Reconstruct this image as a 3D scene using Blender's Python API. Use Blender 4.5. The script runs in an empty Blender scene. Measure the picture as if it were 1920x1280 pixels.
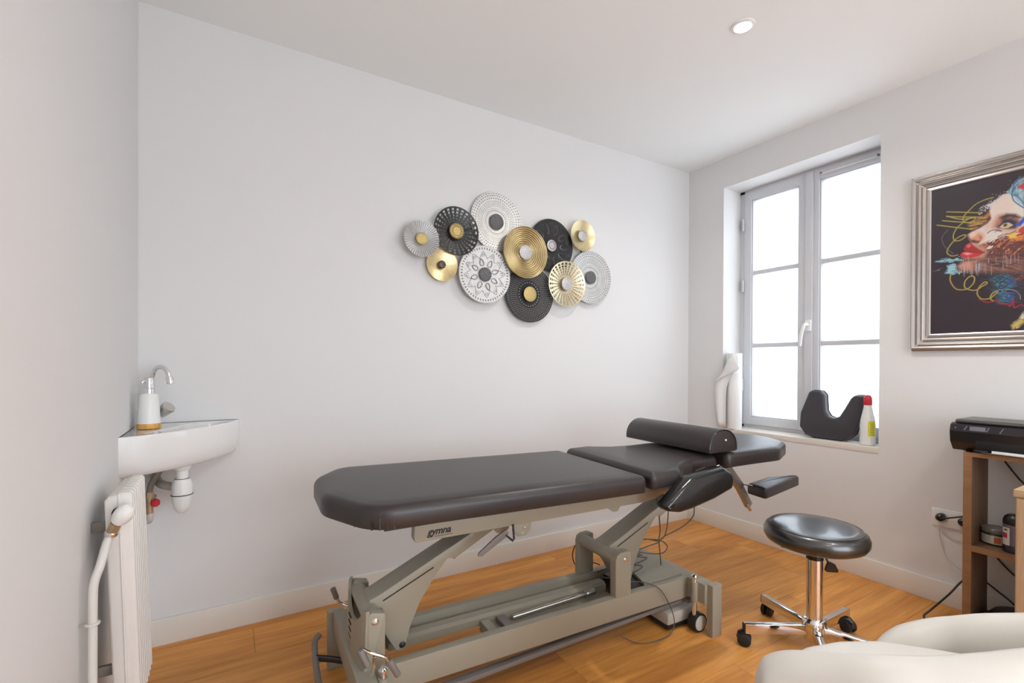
import bpy, bmesh, math, random
from math import sin, cos, pi, radians
from mathutils import Vector, Matrix
random.seed(7)
SC = bpy.context.scene
COL = SC.collection

# ---------------------------------------------------------------- camera, world, light, exposure
H = 1.12
def make_camera():
    yaw, pitch, roll, f = .5397, -.0046, .0042, 896.56
    fw = Vector((sin(yaw)*cos(pitch), cos(yaw)*cos(pitch), sin(pitch)))
    r = Vector((cos(yaw), -sin(yaw), 0)); u = r.cross(fw)
    r2 = r*cos(roll)+u*sin(roll); u2 = -r*sin(roll)+u*cos(roll)
    M = Matrix((r2, u2, -fw)).transposed().to_4x4(); M.translation = Vector((0, 0, H))
    cd = bpy.data.cameras.new('camera'); cam = bpy.data.objects.new('camera', cd); COL.objects.link(cam)
    cam.matrix_world = M
    cd.sensor_width = 36; cd.lens = f/1920*36; cd.shift_y = 45.6/1920; cd.clip_start = .02
    SC.camera = cam
make_camera()
W = bpy.data.worlds.new('overcast_sky'); SC.world = W; W.use_nodes = True
W.node_tree.nodes['Background'].inputs[0].default_value = (.88, .94, 1.0, 1)
W.node_tree.nodes['Background'].inputs[1].default_value = 4.5
SC.view_settings.view_transform = 'Standard'; SC.view_settings.look = 'None'
SC.view_settings.gamma = 1; SC.view_settings.use_curve_mapping = False
SC.view_settings.exposure = 0.45
LAMP_W = 5.5            # watts of each ceiling downlight
DOWNLIGHTS = [(1.824, 1.208), (1.824, -.25), (.60, -1.2)]

def portal(loc, rot, sx, sy):
    d = bpy.data.lights.new('sky_portal', 'AREA'); d.shape = 'RECTANGLE'; d.size = sx; d.size_y = sy
    d.cycles.is_portal = True
    o = bpy.data.objects.new('sky_portal', d); COL.objects.link(o); o.location = loc; o.rotation_euler = rot
    return o
portal((3.17, 1.6, 1.5), (0, radians(90), 0), 1.62, .92)           # window by the table
portal((1.4, -2.38, 1.15), (radians(90), 0, 0), 2.4, 2.2)          # unseen window behind the camera, added for fill daylight

# ---------------------------------------------------------------- materials
MATS = {}
def mat(name, col, rough=.5, metal=0., bump=None, coat=0., spec=.5, var=None, sub=0., emit=None, trans=0.):
    """bump=(scale,strength); var=(scale,amount) soft colour variation in object space"""
    if name in MATS: return MATS[name]
    m = bpy.data.materials.new(name); m.use_nodes = True; nt = m.node_tree; b = nt.nodes['Principled BSDF']
    b.inputs['Base Color'].default_value = (*col, 1); b.inputs['Roughness'].default_value = rough
    b.inputs['Metallic'].default_value = metal; b.inputs['Specular IOR Level'].default_value = spec
    b.inputs['Coat Weight'].default_value = coat; b.inputs['Coat Roughness'].default_value = .1
    b.inputs['Subsurface Weight'].default_value = sub; b.inputs['Transmission Weight'].default_value = trans
    if emit: b.inputs['Emission Color'].default_value = (*emit[0], 1); b.inputs['Emission Strength'].default_value = emit[1]
    tc = nt.nodes.new('ShaderNodeTexCoord')
    if bump:
        n = nt.nodes.new('ShaderNodeTexNoise'); n.inputs['Scale'].default_value = bump[0]; n.inputs['Detail'].default_value = 3
        nt.links.new(tc.outputs['Object'], n.inputs['Vector'])
        bp = nt.nodes.new('ShaderNodeBump'); bp.inputs['Strength'].default_value = bump[1]; bp.inputs['Distance'].default_value = .002
        nt.links.new(n.outputs['Fac'], bp.inputs['Height']); nt.links.new(bp.outputs[0], b.inputs['Normal'])
    if var:
        n = nt.nodes.new('ShaderNodeTexNoise'); n.inputs['Scale'].default_value = var[0]; n.inputs['Detail'].default_value = 4
        nt.links.new(tc.outputs['Object'], n.inputs['Vector'])
        mx = nt.nodes.new('ShaderNodeMix'); mx.data_type = 'RGBA'
        mx.inputs['A'].default_value = (*[c*(1-var[1]) for c in col], 1); mx.inputs['B'].default_value = (*[min(1, c*(1+var[1])) for c in col], 1)
        nt.links.new(n.outputs['Fac'], mx.inputs['Factor']); nt.links.new(mx.outputs['Result'], b.inputs['Base Color'])
    MATS[name] = m
    return m

def wood(name, c1, c2, axis=0, scale=9, rough=.4, stretch=14, rnd=.12, coat=.0):
    """grain running along the object axis given"""
    if name in MATS: return MATS[name]
    m = bpy.data.materials.new(name); m.use_nodes = True; nt = m.node_tree; N = nt.nodes; L = nt.links
    b = N['Principled BSDF']; b.inputs['Roughness'].default_value = rough; b.inputs['Specular IOR Level'].default_value = .35; b.inputs['Coat Weight'].default_value = coat; b.inputs['Coat Roughness'].default_value = .25
    tc = N.new('ShaderNodeTexCoord'); mp = N.new('ShaderNodeMapping')
    s = [scale]*3; s[axis] = scale/stretch; mp.inputs['Scale'].default_value = s
    oi = N.new('ShaderNodeObjectInfo'); vm = N.new('ShaderNodeVectorMath'); vm.operation = 'ADD'
    mul = N.new('ShaderNodeMath'); mul.operation = 'MULTIPLY'; mul.inputs[1].default_value = 37
    L.new(oi.outputs['Random'], mul.inputs[0]); L.new(mul.outputs[0], vm.inputs[1]); L.new(tc.outputs['Object'], mp.inputs['Vector'])
    L.new(mp.outputs[0], vm.inputs[0])
    n1 = N.new('ShaderNodeTexNoise'); n1.inputs['Scale'].default_value = 1; n1.inputs['Detail'].default_value = 6; n1.inputs['Distortion'].default_value = 1.2
    n2 = N.new('ShaderNodeTexNoise'); n2.inputs['Scale'].default_value = 7; n2.inputs['Detail'].default_value = 4
    L.new(vm.outputs[0], n1.inputs['Vector']); L.new(vm.outputs[0], n2.inputs['Vector'])
    mm = N.new('ShaderNodeMix'); mm.data_type = 'FLOAT'; mm.inputs['Factor'].default_value = .35
    L.new(n1.outputs['Fac'], mm.inputs['A']); L.new(n2.outputs['Fac'], mm.inputs['B'])
    cr = N.new('ShaderNodeValToRGB'); cr.color_ramp.elements[0].position = .33; cr.color_ramp.elements[1].position = .68
    cr.color_ramp.elements[0].color = (*c1, 1); cr.color_ramp.elements[1].color = (*c2, 1)
    L.new(mm.outputs['Result'], cr.inputs['Fac'])
    hs = N.new('ShaderNodeHueSaturation'); mr = N.new('ShaderNodeMapRange'); mr.inputs['To Min'].default_value = 1-rnd; mr.inputs['To Max'].default_value = 1+rnd
    L.new(oi.outputs['Random'], mr.inputs['Value']); L.new(mr.outputs[0], hs.inputs['Value']); L.new(cr.outputs[0], hs.inputs['Color'])
    L.new(hs.outputs[0], b.inputs['Base Color'])
    bp = N.new('ShaderNodeBump'); bp.inputs['Strength'].default_value = .12; bp.inputs['Distance'].default_value = .001
    L.new(n2.outputs['Fac'], bp.inputs['Height']); L.new(bp.outputs[0], b.inputs['Normal'])
    MATS[name] = m
    return m

WALL = mat('white_wall_paint', (.76, .752, .742), .85, bump=(60, .05), var=(1.2, .01))
CEIL = mat('ceiling_paint', (.91, .935, .93), .9, bump=(60, .04))
BASEB = mat('baseboard_paint', (.80, .76, .69), .5, var=(6, .03))
FLOORW = wood('warm_wood_floor', (.50, .182, .036), (.80, .375, .092), 0, 10, .42, 14, .09, .0)
SHELFW = wood('brown_shelf_wood', (.10, .052, .032), (.19, .105, .062), 2, 14, .5, 12)
SHELFE = wood('shelf_edge_wood', (.27, .135, .062), (.36, .19, .09), 1, 14, .5, 12)
OAK = wood('light_oak', (.42, .27, .155), (.62, .43, .27), 2, 16, .55, 8, .05)
OAKTOP = wood('light_oak_top', (.46, .31, .18), (.66, .48, .31), 1, 16, .55, 8, .05)
BAMBOO = wood('bamboo_ring_wood', (.55, .27, .06), (.75, .42, .12), 2, 60, .4, 6)
LEATHER = mat('dark_brown_vinyl', (.030, .0235, .0225), .36, bump=(420, .18), spec=.55)
LEATHER2 = mat('black_vinyl', (.012, .012, .012), .2, bump=(300, .08), spec=.5)
FRAME = mat('grey_beige_powder_coat', (.34, .312, .245), .42, bump=(700, .05), spec=.4)
HINGE = mat('zinc_metal', (.55, .53, .49), .35, 1.)
CHROME = mat('polished_chrome', (.82, .82, .83), .08, 1.)
STEEL = mat('brushed_steel', (.62, .60, .57), .28, 1.)
GREYPL = mat('grey_plastic', (.20, .18, .165), .5)
DARKPL = mat('dark_plastic', (.02, .02, .022), .35)
BLACKPL = mat('black_plastic', (.008, .008, .009), .3)
GLOSSBLK = mat('gloss_black_panel', (.022, .018, .024), .16)
RUBBER = mat('black_rubber', (.012, .012, .012), .6)
WHITEPL = mat('white_plastic', (.82, .82, .80), .35)
CERAMIC = mat('white_ceramic', (.84, .835, .82), .1, coat=.5)
RADW = mat('radiator_enamel', (.74, .71, .67), .4, var=(14, .05), bump=(90, .1))
PIPEW = mat('painted_pipe', (.70, .68, .64), .45, bump=(60, .1))
STOOLV = mat('stool_vinyl', (.012, .012, .012), .30, bump=(300, .06), spec=1., coat=.5)
BRASS = mat('aged_brass', (.42, .30, .18), .4, .5, var=(60, .4))
WHITELEA = mat('white_leather', (.72, .69, .635), .42, bump=(300, .08))
WINFR = mat('grey_white_window_frame', (.66, .67, .70), .35)
CABLE = mat('grey_cable', (.10, .09, .075), .5)
BLKCABLE = mat('black_cable', (.01, .01, .01), .5)
PAPER = mat('white_paper', (.86, .86, .85), .9, sub=.0)
RED = mat('red_plastic', (.62, .02, .04), .35)
YELLOW = mat('yellow_label', (.72, .66, .03), .5)
INK = mat('black_ink', (.01, .01, .01), .5)
DARKGAP = mat('dark_slot', (.015, .013, .012), .8)
SILVERFR = mat('champagne_silver_frame', (.60, .565, .54), .25, .85)

# ---------------------------------------------------------------- geometry builder
def round_poly(pts, radii, n=6):
    out = []; k = len(pts)
    for i, p in enumerate(pts):
        r = radii[i] if isinstance(radii, (list, tuple)) else radii
        p = Vector(p[:2]); a = Vector(pts[i-1][:2]); c = Vector(pts[(i+1) % k][:2])
        if r <= 0: out.append(p); continue
        d1 = (a-p); d2 = (c-p); l1, l2 = d1.length, d2.length; d1.normalize(); d2.normalize()
        ang = math.acos(max(-1, min(1, d1.dot(d2)))); t = min(r/math.tan(ang/2), l1*.49, l2*.49)
        s = p+d1*t; e = p+d2*t
        for j in range(n+1):
            u = j/n; out.append(s*(1-u)**2+p*2*u*(1-u)+e*u*u)
    return out

class MB:
    def __init__(s): s.bm = bmesh.new()
    def _faces(s, rings, close=True, cap0=True, cap1=True):
        n = len(rings[0])
        for a, b in zip(rings[:-1], rings[1:]):
            for i in range(n if close else n-1):
                j = (i+1) % n
                try: s.bm.faces.new((a[i], a[j], b[j], b[i]))
                except ValueError: pass
        if cap0: s.bm.faces.new(rings[0][::-1])
        if cap1: s.bm.faces.new(rings[-1])
    def ring(s, pts): return [s.bm.verts.new(p) for p in pts]
    def box(s, x0, x1, y0, y1, z0, z1, b=.0, M=None, seg=2):
        r = bmesh.ops.create_cube(s.bm, size=1)['verts']
        bmesh.ops.scale(s.bm, vec=(abs(x1-x0), abs(y1-y0), abs(z1-z0)), verts=r)
        bmesh.ops.translate(s.bm, vec=((x0+x1)/2, (y0+y1)/2, (z0+z1)/2), verts=r)
        if b > 0:
            es = list({e for v in r for e in v.link_edges})
            g = bmesh.ops.bevel(s.bm, geom=es, offset=b, segments=seg, affect='EDGES', profile=.6)
            r = list({v for f in g['faces'] for v in f.verts} | {v for v in r if v.is_valid})
        if M is not None: bmesh.ops.transform(s.bm, matrix=M, verts=r)
        return s
    def obox(s, p, q, w, h, b=0, up=(0, 0, 1)):
        """box beam from p to q, w wide (sideways) and h high"""
        p, q = Vector(p), Vector(q); d = q-p; L = d.length; x = d.normalized(); u = Vector(up)
        y = u.cross(x).normalized(); z = x.cross(y)
        M = Matrix((x, y, z)).transposed().to_4x4(); M.translation = p
        return s.box(0, L, -w/2, w/2, -h/2, h/2, b, M)
    def tube(s, path, r, n=10, closed=False, caps=True, flat=None):
        """sweep; r a number or list"""
        P = [Vector(p) for p in path]; k = len(P); rs = r if isinstance(r, (list, tuple)) else [r]*k
        t0 = None; rings = []
        for i, p in enumerate(P):
            a = P[(i-1) % k] if (closed or i > 0) else P[i]; c = P[(i+1) % k] if (closed or i < k-1) else P[i]
            t = (c-a)
            t = t.normalized() if t.length > 1e-9 else (t0 or Vector((0, 0, 1)))
            if t0 is None:
                up = Vector((0, 0, 1)) if abs(t.z) < .9 else Vector((1, 0, 0))
                u = (up-t*up.dot(t)).normalized()
            else:
                u = (u-t*u.dot(t)).normalized()
            v = t.cross(u); t0 = t
            fx, fy = flat if flat else (1, 1)
            rings.append(s.ring([p+u*cos(2*pi*j/n)*rs[i]*fx+v*sin(2*pi*j/n)*rs[i]*fy for j in range(n)]))
        if closed:
            rings.append(rings[0]); s._faces(rings, True, False, False)
        else: s._faces(rings, True, caps, caps)
        return s
    def cyl(s, p, q, r, n=20, r2=None, b=0):
        p, q = Vector(p), Vector(q); r2 = r if r2 is None else r2
        if b: d = (q-p).normalized()*b; return s.tube([p, p+d*.3, p+d, q-d, q-d*.3, q], [r-b, r-b*.3, r, r2, r2-b*.3, r2-b], n)
        return s.tube([p, q], [r, r2], n)
    def lathe(s, prof, c=(0, 0, 0), n=32, axis=(0, 0, 1), ref=None, capa=True, capb=True):
        """prof: (radius, height)"""
        a = Vector(axis).normalized(); u = Vector(ref) if ref else (Vector((1, 0, 0)) if abs(a.x) < .9 else Vector((0, 1, 0)))
        u = (u-a*u.dot(a)).normalized(); v = a.cross(u); c = Vector(c)
        rings = [s.ring([c+a*h+(u*cos(2*pi*j/n)+v*sin(2*pi*j/n))*max(r, 1e-4) for j in range(n)]) for r, h in prof]
        s._faces(rings, True, capa, capb); return s
    def prism(s, poly, plane, c0, c1, b=0, seg=2):
        """extrude a 2D outline. plane 'xy','xz','yz'; from c0 to c1 along the remaining axis; b = edge rounding"""
        def P(p, c): return {'xy': (p[0], p[1], c), 'xz': (p[0], c, p[1]), 'yz': (c, p[0], p[1])}[plane]
        poly = [Vector(p[:2]) for p in poly]
        if b <= 0: lv = [(c0, 0), (c1, 0)]
        else:
            sg = 1 if c1 > c0 else -1
            lv = [(c0+sg*b*(1-cos(pi/2*i/seg)), b*(1-sin(pi/2*i/seg))) for i in range(seg+1)]
            lv += [(c1-(c-c0), i_) for c, i_ in lv[::-1]]
        rings = [s.ring([P(p, c) for p in inset(poly, o)]) for c, o in lv]
        s._faces(rings); return s
    def cushion(s, pts, radii, n, z0, z1, r=.025, crown=.004, rb=.008, zf=None):
        """padded slab with rounded top edge; pts/radii: corner outline"""
        zf = zf or (lambda x, y: 0); k = len(pts); rad = radii if isinstance(radii, (list, tuple)) else [radii]*k
        base = [Vector(p[:2]) for p in pts]
        def lvl(o): return round_poly([tuple(p) for p in inset(base, o)], [max(.003, q-o) for q in rad], n)
        lv = [(z0, rb), (z0+rb*.3, rb*.3), (z0+rb, 0)]
        for i in range(7):
            a = pi/2*i/6; lv.append((z1-crown-r*(1-sin(a)), r*(1-cos(a))))
        lv += [(z1-crown*.45, r*1.5), (z1, r*2.3)]
        rings = [s.ring([(p.x, p.y, z+zf(p.x, p.y)) for p in lvl(o)]) for z, o in lv]
        s._faces(rings); return s
    def build(s, name, m, parent=None, off=(0, 0, 0), smooth=True, ang=32, rot=None):
        bm = s.bm
        ng = [f for f in bm.faces if len(f.verts) > 4]
        bm.normal_update()
        if ng: bmesh.ops.triangulate(bm, faces=ng, ngon_method='EAR_CLIP')
        bmesh.ops.recalc_face_normals(bm, faces=bm.faces)
        bmesh.ops.translate(bm, vec=[-c for c in off], verts=bm.verts)
        me = bpy.data.meshes.new(name); bm.to_mesh(me); bm.free()
        if m: me.materials.append(m)
        if smooth:
            me.shade_smooth(); me.set_sharp_from_angle(angle=radians(ang))
        o = bpy.data.objects.new(name, me); COL.objects.link(o)
        if parent is not None: o.parent = parent
        return o

def inset(poly, o):
    if abs(o) < 1e-9: return [Vector(p) for p in poly]
    n = len(poly); area = sum(poly[i].x*poly[(i+1) % n].y-poly[(i+1) % n].x*poly[i].y for i in range(n))
    sg = 1 if area > 0 else -1; out = []
    for i in range(n):
        a, p, c = poly[i-1], poly[i], poly[(i+1) % n]
        d1 = (p-a); d2 = (c-p)
        if d1.length < 1e-9: d1 = d2
        if d2.length < 1e-9: d2 = d1
        d1 = d1.normalized(); d2 = d2.normalized()
        n1 = Vector((-d1.y, d1.x))*sg; n2 = Vector((-d2.y, d2.x))*sg; m = (n1+n2)
        if m.length < 1e-6: m = n1
        m.normalize(); k = max(.5, m.dot(n1)); out.append(p+m*o/k)
    return out

def smooth_path(pts, n=6, closed=False):
    P = [Vector(p) for p in pts]; k = len(P); out = []
    for i in range(k if closed else k-1):
        p0 = P[(i-1) % k] if (closed or i > 0) else P[i]; p1 = P[i]; p2 = P[(i+1) % k]
        p3 = P[(i+2) % k] if (closed or i < k-2) else p2
        for j in range(n):
            t = j/n
            out.append(.5*((2*p1)+(p2-p0)*t+(2*p0-5*p1+4*p2-p3)*t*t+(-p0+3*p1-3*p2+p3)*t**3))
    if not closed: out.append(P[-1])
    return out

def tag(o, label, cat, group=None):
    o['label'] = label; o['category'] = cat
    if group: o['group'] = group
    return o
def thing(name, label, cat, loc=(0, 0, 0), rz=0, group=None):
    o = bpy.data.objects.new(name, None); COL.objects.link(o); o.location = loc; o.rotation_euler = (0, 0, rz)
    o.empty_display_size = .05
    return tag(o, label, cat, group)
def struct(o): o['kind'] = 'structure'; return o
def copy_tree(o, parent=None):
    c = o.copy(); COL.objects.link(c)
    if parent is not None: c.parent = parent
    for ch in list(o.children): copy_tree(ch, c)
    return c

# ================================================================ THE ROOM
XL, XR, YB, YF, ZC = -.291, 2.90, 2.337, -2.2, 2.514
WY0, WY1, WZ0, WZ1 = 1.146, 2.052, .691, 2.316      # window opening in the right wall
def shell():
    T = .26
    struct(MB().box(XL-T, XR+T, YB, YB+T, 0, ZC).build('wall_back', WALL, smooth=False))
    struct(MB().box(XL-T, XL, YF, YB, 0, ZC).build('wall_left', WALL, smooth=False))
    w = MB()
    w.box(XR, XR+T, YF, WY0, 0, ZC); w.box(XR, XR+T, WY1, YB, 0, ZC)
    w.box(XR, XR+T, WY0, WY1, 0, WZ0-.03); w.box(XR, XR+T, WY0, WY1, WZ1, ZC)
    struct(w.build('wall_right', WALL, smooth=False))
    w = MB(); f0, f1, g0, g1 = .20, 2.60, .05, 2.25  # opening cut for the added fill window
    w.box(XL-T, f0, YF-T, YF, 0, ZC); w.box(f1, XR+T, YF-T, YF, 0, ZC); w.box(f0, f1, YF-T, YF, 0, g0); w.box(f0, f1, YF-T, YF, g1, ZC)
    struct(w.build('wall_front', WALL, smooth=False))
    struct(MB().box(XL-T, XR+T, YF-T, YB+T, ZC, ZC+.1).build('ceiling', CEIL, smooth=False))
    # floor: planks along X, seams every .197 m
    fl = bpy.data.objects.new('floor', None); COL.objects.link(fl); struct(fl)
    MB().box(XL, XR, YF, YB, -.08, -.012).build('subfloor', DARKGAP, fl, smooth=False)
    k0 = math.floor((YF-1.104)/.197); y = 1.104+k0*.197; row = 0
    rnd = random.Random(3)
    fixed = {round(2.089, 2): .10, round(1.892, 2): .93, round(1.301, 2): 1.10, round(1.695, 2): 1.22, round(.907, 2): 1.632, round(1.104, 2): 2.35, round(1.498, 2): .55}
    cache = {}
    while y < YB-.001:
        a, b = max(y, YF), min(y+.197, YB)
        s0 = fixed.get(round(y, 2), XL+rnd.uniform(.2, 1.4)); L = 1.53
        xs = [s0]
        while xs[0] > XL: xs.insert(0, xs[0]-L)
        while xs[-1] < XR: xs.append(xs[-1]+L)
        for p, q in zip(xs[:-1], xs[1:]):
            p, q = max(p, XL), min(q, XR)
            if q-p < .03 or b-a < .02: continue
            key = (round(q-p, 3), round(b-a, 3))
            if key not in cache:
                hx, hy = (q-p)/2-.0004, (b-a)/2-.0004
                o = MB().box(-hx, hx, -hy, hy, -.012, 0, .0006, seg=1).build('floor_plank', FLOORW, fl, smooth=False); cache[key] = o.data
            else:
                o = bpy.data.objects.new('floor_plank', cache[key]); COL.objects.link(o); o.parent = fl
            o.location = ((p+q)/2, (a+b)/2, 0)
        y += .197; row += 1
    # baseboards
    bh = .105
    def bb(name, x0, x1, y0, y1):
        struct(MB().box(x0, x1, y0, y1, 0, bh, .003).build(name, BASEB))
    bb('baseboard_back', XL, XR-.013, YB-.013, YB)
    bb('baseboard_right', XR-.013, XR, YF, YB)
    bb('baseboard_left', XL, XL+.013, YF, YB-.013)
    bb('baseboard_front', XL+.013, XR-.013, YF, YF+.013)
shell()

def pane_mat(nm='frosted_pane', k=.35, c=.93):
    m = bpy.data.materials.new(nm); m.use_nodes = True; nt = m.node_tree; nt.nodes.clear()
    o = nt.nodes.new('ShaderNodeOutputMaterial'); mx = nt.nodes.new('ShaderNodeMixShader'); mx.inputs[0].default_value = k
    t = nt.nodes.new('ShaderNodeBsdfTransparent'); tr = nt.nodes.new('ShaderNodeBsdfTranslucent')
    t.inputs[0].default_value = (.97, .985, 1, 1); tr.inputs[0].default_value = (c, c*1.02, c*1.05, 1)
    nt.links.new(t.outputs[0], mx.inputs[1]); nt.links.new(tr.outputs[0], mx.inputs[2]); nt.links.new(mx.outputs[0], o.inputs[0])
    return m
PANE = pane_mat(); PANE1 = pane_mat('frosted_pane_street', .78, .62)
def window_right():
    w = bpy.data.objects.new('window_1', None); COL.objects.link(w); struct(w); w.location = (3.08, 1.599, WZ0)
    off = (3.08, 1.599, WZ0)
    # fixed frame
    f = MB(); X0, X1 = 3.075, 3.15; fy0, fy1, fz0, fz1 = WY0, WY1, WZ0, WZ1
    f.box(X0+.008, X1, fy1-.038, fy1, fz0, fz1, .002); f.box(X0+.008, X1, fy0, fy0+.03, fz0, fz1, .002)
    f.box(X0+.008, X1, fy0, fy1, fz1-.02, fz1, .002); f.box(X0+.008, X1, fy0, fy1, fz0, fz0+.022, .002)
    f.build('window_frame', WINFR, w, off)
    def sash(y0, y1, gy0, gy1, name='sash'):
        zb, zt, gb, gt = .713, 2.300, .765, 2.24
        s = MB(); a, b = 3.072, 3.135
        s.box(a, b, y0, gy0, zb, zt, .004); s.box(a, b, gy1, y1, zb, zt, .004)
        s.box(a, b, gy0-.002, gy1+.002, zb, gb, .004); s.box(a, b, gy0-.002, gy1+.002, gt, zt, .004)
        # glazing bead
        for (p, q, r, t) in ((gy0, gy0+.008, gb, gt), (gy1-.008, gy1, gb, gt), (gy0, gy1, gb, gb+.008), (gy0, gy1, gt-.008, gt)):
            s.box(a+.008, b, p, q, r, t, .002)
        so = s.build(name, WINFR, w, off)
        ms = (1.250, 1.744)
        for z in ms:
            MB().box(a+.012, b-.008, gy0+.004, gy1-.004, z-.014, z+.014, .004).build('glazing_bar', WINFR, so, off)
        zz = [gb, *ms, gt]
        for z0, z1 in zip(zz[:-1], zz[1:]):
            MB().box(3.10, 3.108, gy0+.002, gy1-.002, z0+.002, z1-.002).build('pane', PANE1, so, off, smooth=False)
        return so
    l = sash(1.583, 2.012, 1.647, 1.963); r = sash(1.178, 1.580, 1.197, 1.528)
    MB().box(3.060, 3.0725, 1.560, 1.604, .715, 2.298, .004).build('meeting_rail', WINFR, w, off)
    for z in (2.08, 1.66, .98):
        MB().cyl((3.066, 2.018, z-.04), (3.066, 2.018, z+.04), .008, 12, b=.002).build('hinge', WINFR, w, off)
    h = MB().box(3.045, 3.060, 1.560, 1.594, 1.325, 1.395, .006)
    ho = h.build('handle_plate', WHITEPL, w, off)
    MB().tube(smooth_path([(3.05, 1.577, 1.362), (3.022, 1.577, 1.366), (3.012, 1.582, 1.355), (3.012, 1.597, 1.30), (3.015, 1.606, 1.235)]), [.009]*24+[.007], 10).build('handle', WHITEPL, ho, off)
    # curtain track screwed to the right sash
    MB().box(3.062, 3.072, 1.225, 1.515, 2.262, 2.270, .002).build('curtain_rail', WHITEPL, w, off)
    for y in (1.516, 1.222): MB().cyl((3.060, y, 2.272), (3.072, y, 2.272), .006, 10).build('screw', GREYPL, w, off)
    struct(MB().box(2.897, 3.09, WY0, WY1, WZ0-.03, WZ0, .002).build('window_sill', mat('cream_sill', (.74, .69, .62), .35, var=(9, .05)), None)).name = 'trim_1'
window_right()
def fill_window_front():  # added unseen window, sized to throw more daylight on the ceiling and walls
    w = bpy.data.objects.new('added_fill_window', None); COL.objects.link(w); struct(w)
    f = MB(); y0, y1 = YF-.14, YF-.08
    for x in (.20, 1.37, 2.54): f.box(x, x+.06, y0, y1, .05, 2.25, .003)
    f.box(.20, 2.60, y0, y1, .05, .12, .003); f.box(.20, 2.60, y0, y1, 2.18, 2.25, .003)
    f.build('window_frame', WINFR, w)
    for x0, x1 in ((.26, 1.37), (1.43, 2.54)):
        MB().box(x0, x1, YF-.11, YF-.102, .12, 2.18).build('pane', PANE, w, smooth=False)
fill_window_front()

# ---------------------------------------------------------------- downlights
def downlights():
    for i, (x, y) in enumerate(DOWNLIGHTS):
        lab = ['round white recessed ceiling spotlight, lit, above the far end of the treatment table', 
               'recessed ceiling spotlight over the oak cabinet side of the room', 'recessed ceiling spotlight behind the camera'][i]
        t = thing('ceiling_light', lab, 'light', (x, y, ZC), 0, 'recessed ceiling lights')
        off = (x, y, ZC)
        MB().lathe([(.031, -.002), (.034, -.008), (.044, -.006), (.0455, -.001), (.0455, 0)], (x, y, ZC), 40, capa=False, capb=False).build('trim_ring', WHITEPL, t, off)
        MB().lathe([(.0001, -.004), (.028, -.004), (.031, -.001)], (x, y, ZC), 32, capa=False, capb=False).build('lens', mat('lamp_glow', (1, 1, 1), .5, emit=((1, .97, .92), 14)), t, off)
        d = bpy.data.lights.new('lamp', 'AREA'); d.shape = 'DISK'; d.size = .06; d.energy = LAMP_W; d.color = (1, .95, .89); d.spread = radians(150)
        o = bpy.data.objects.new('lamp', d); COL.objects.link(o); o.parent = t; o.location = (0, 0, -.012)
downlights()

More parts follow.
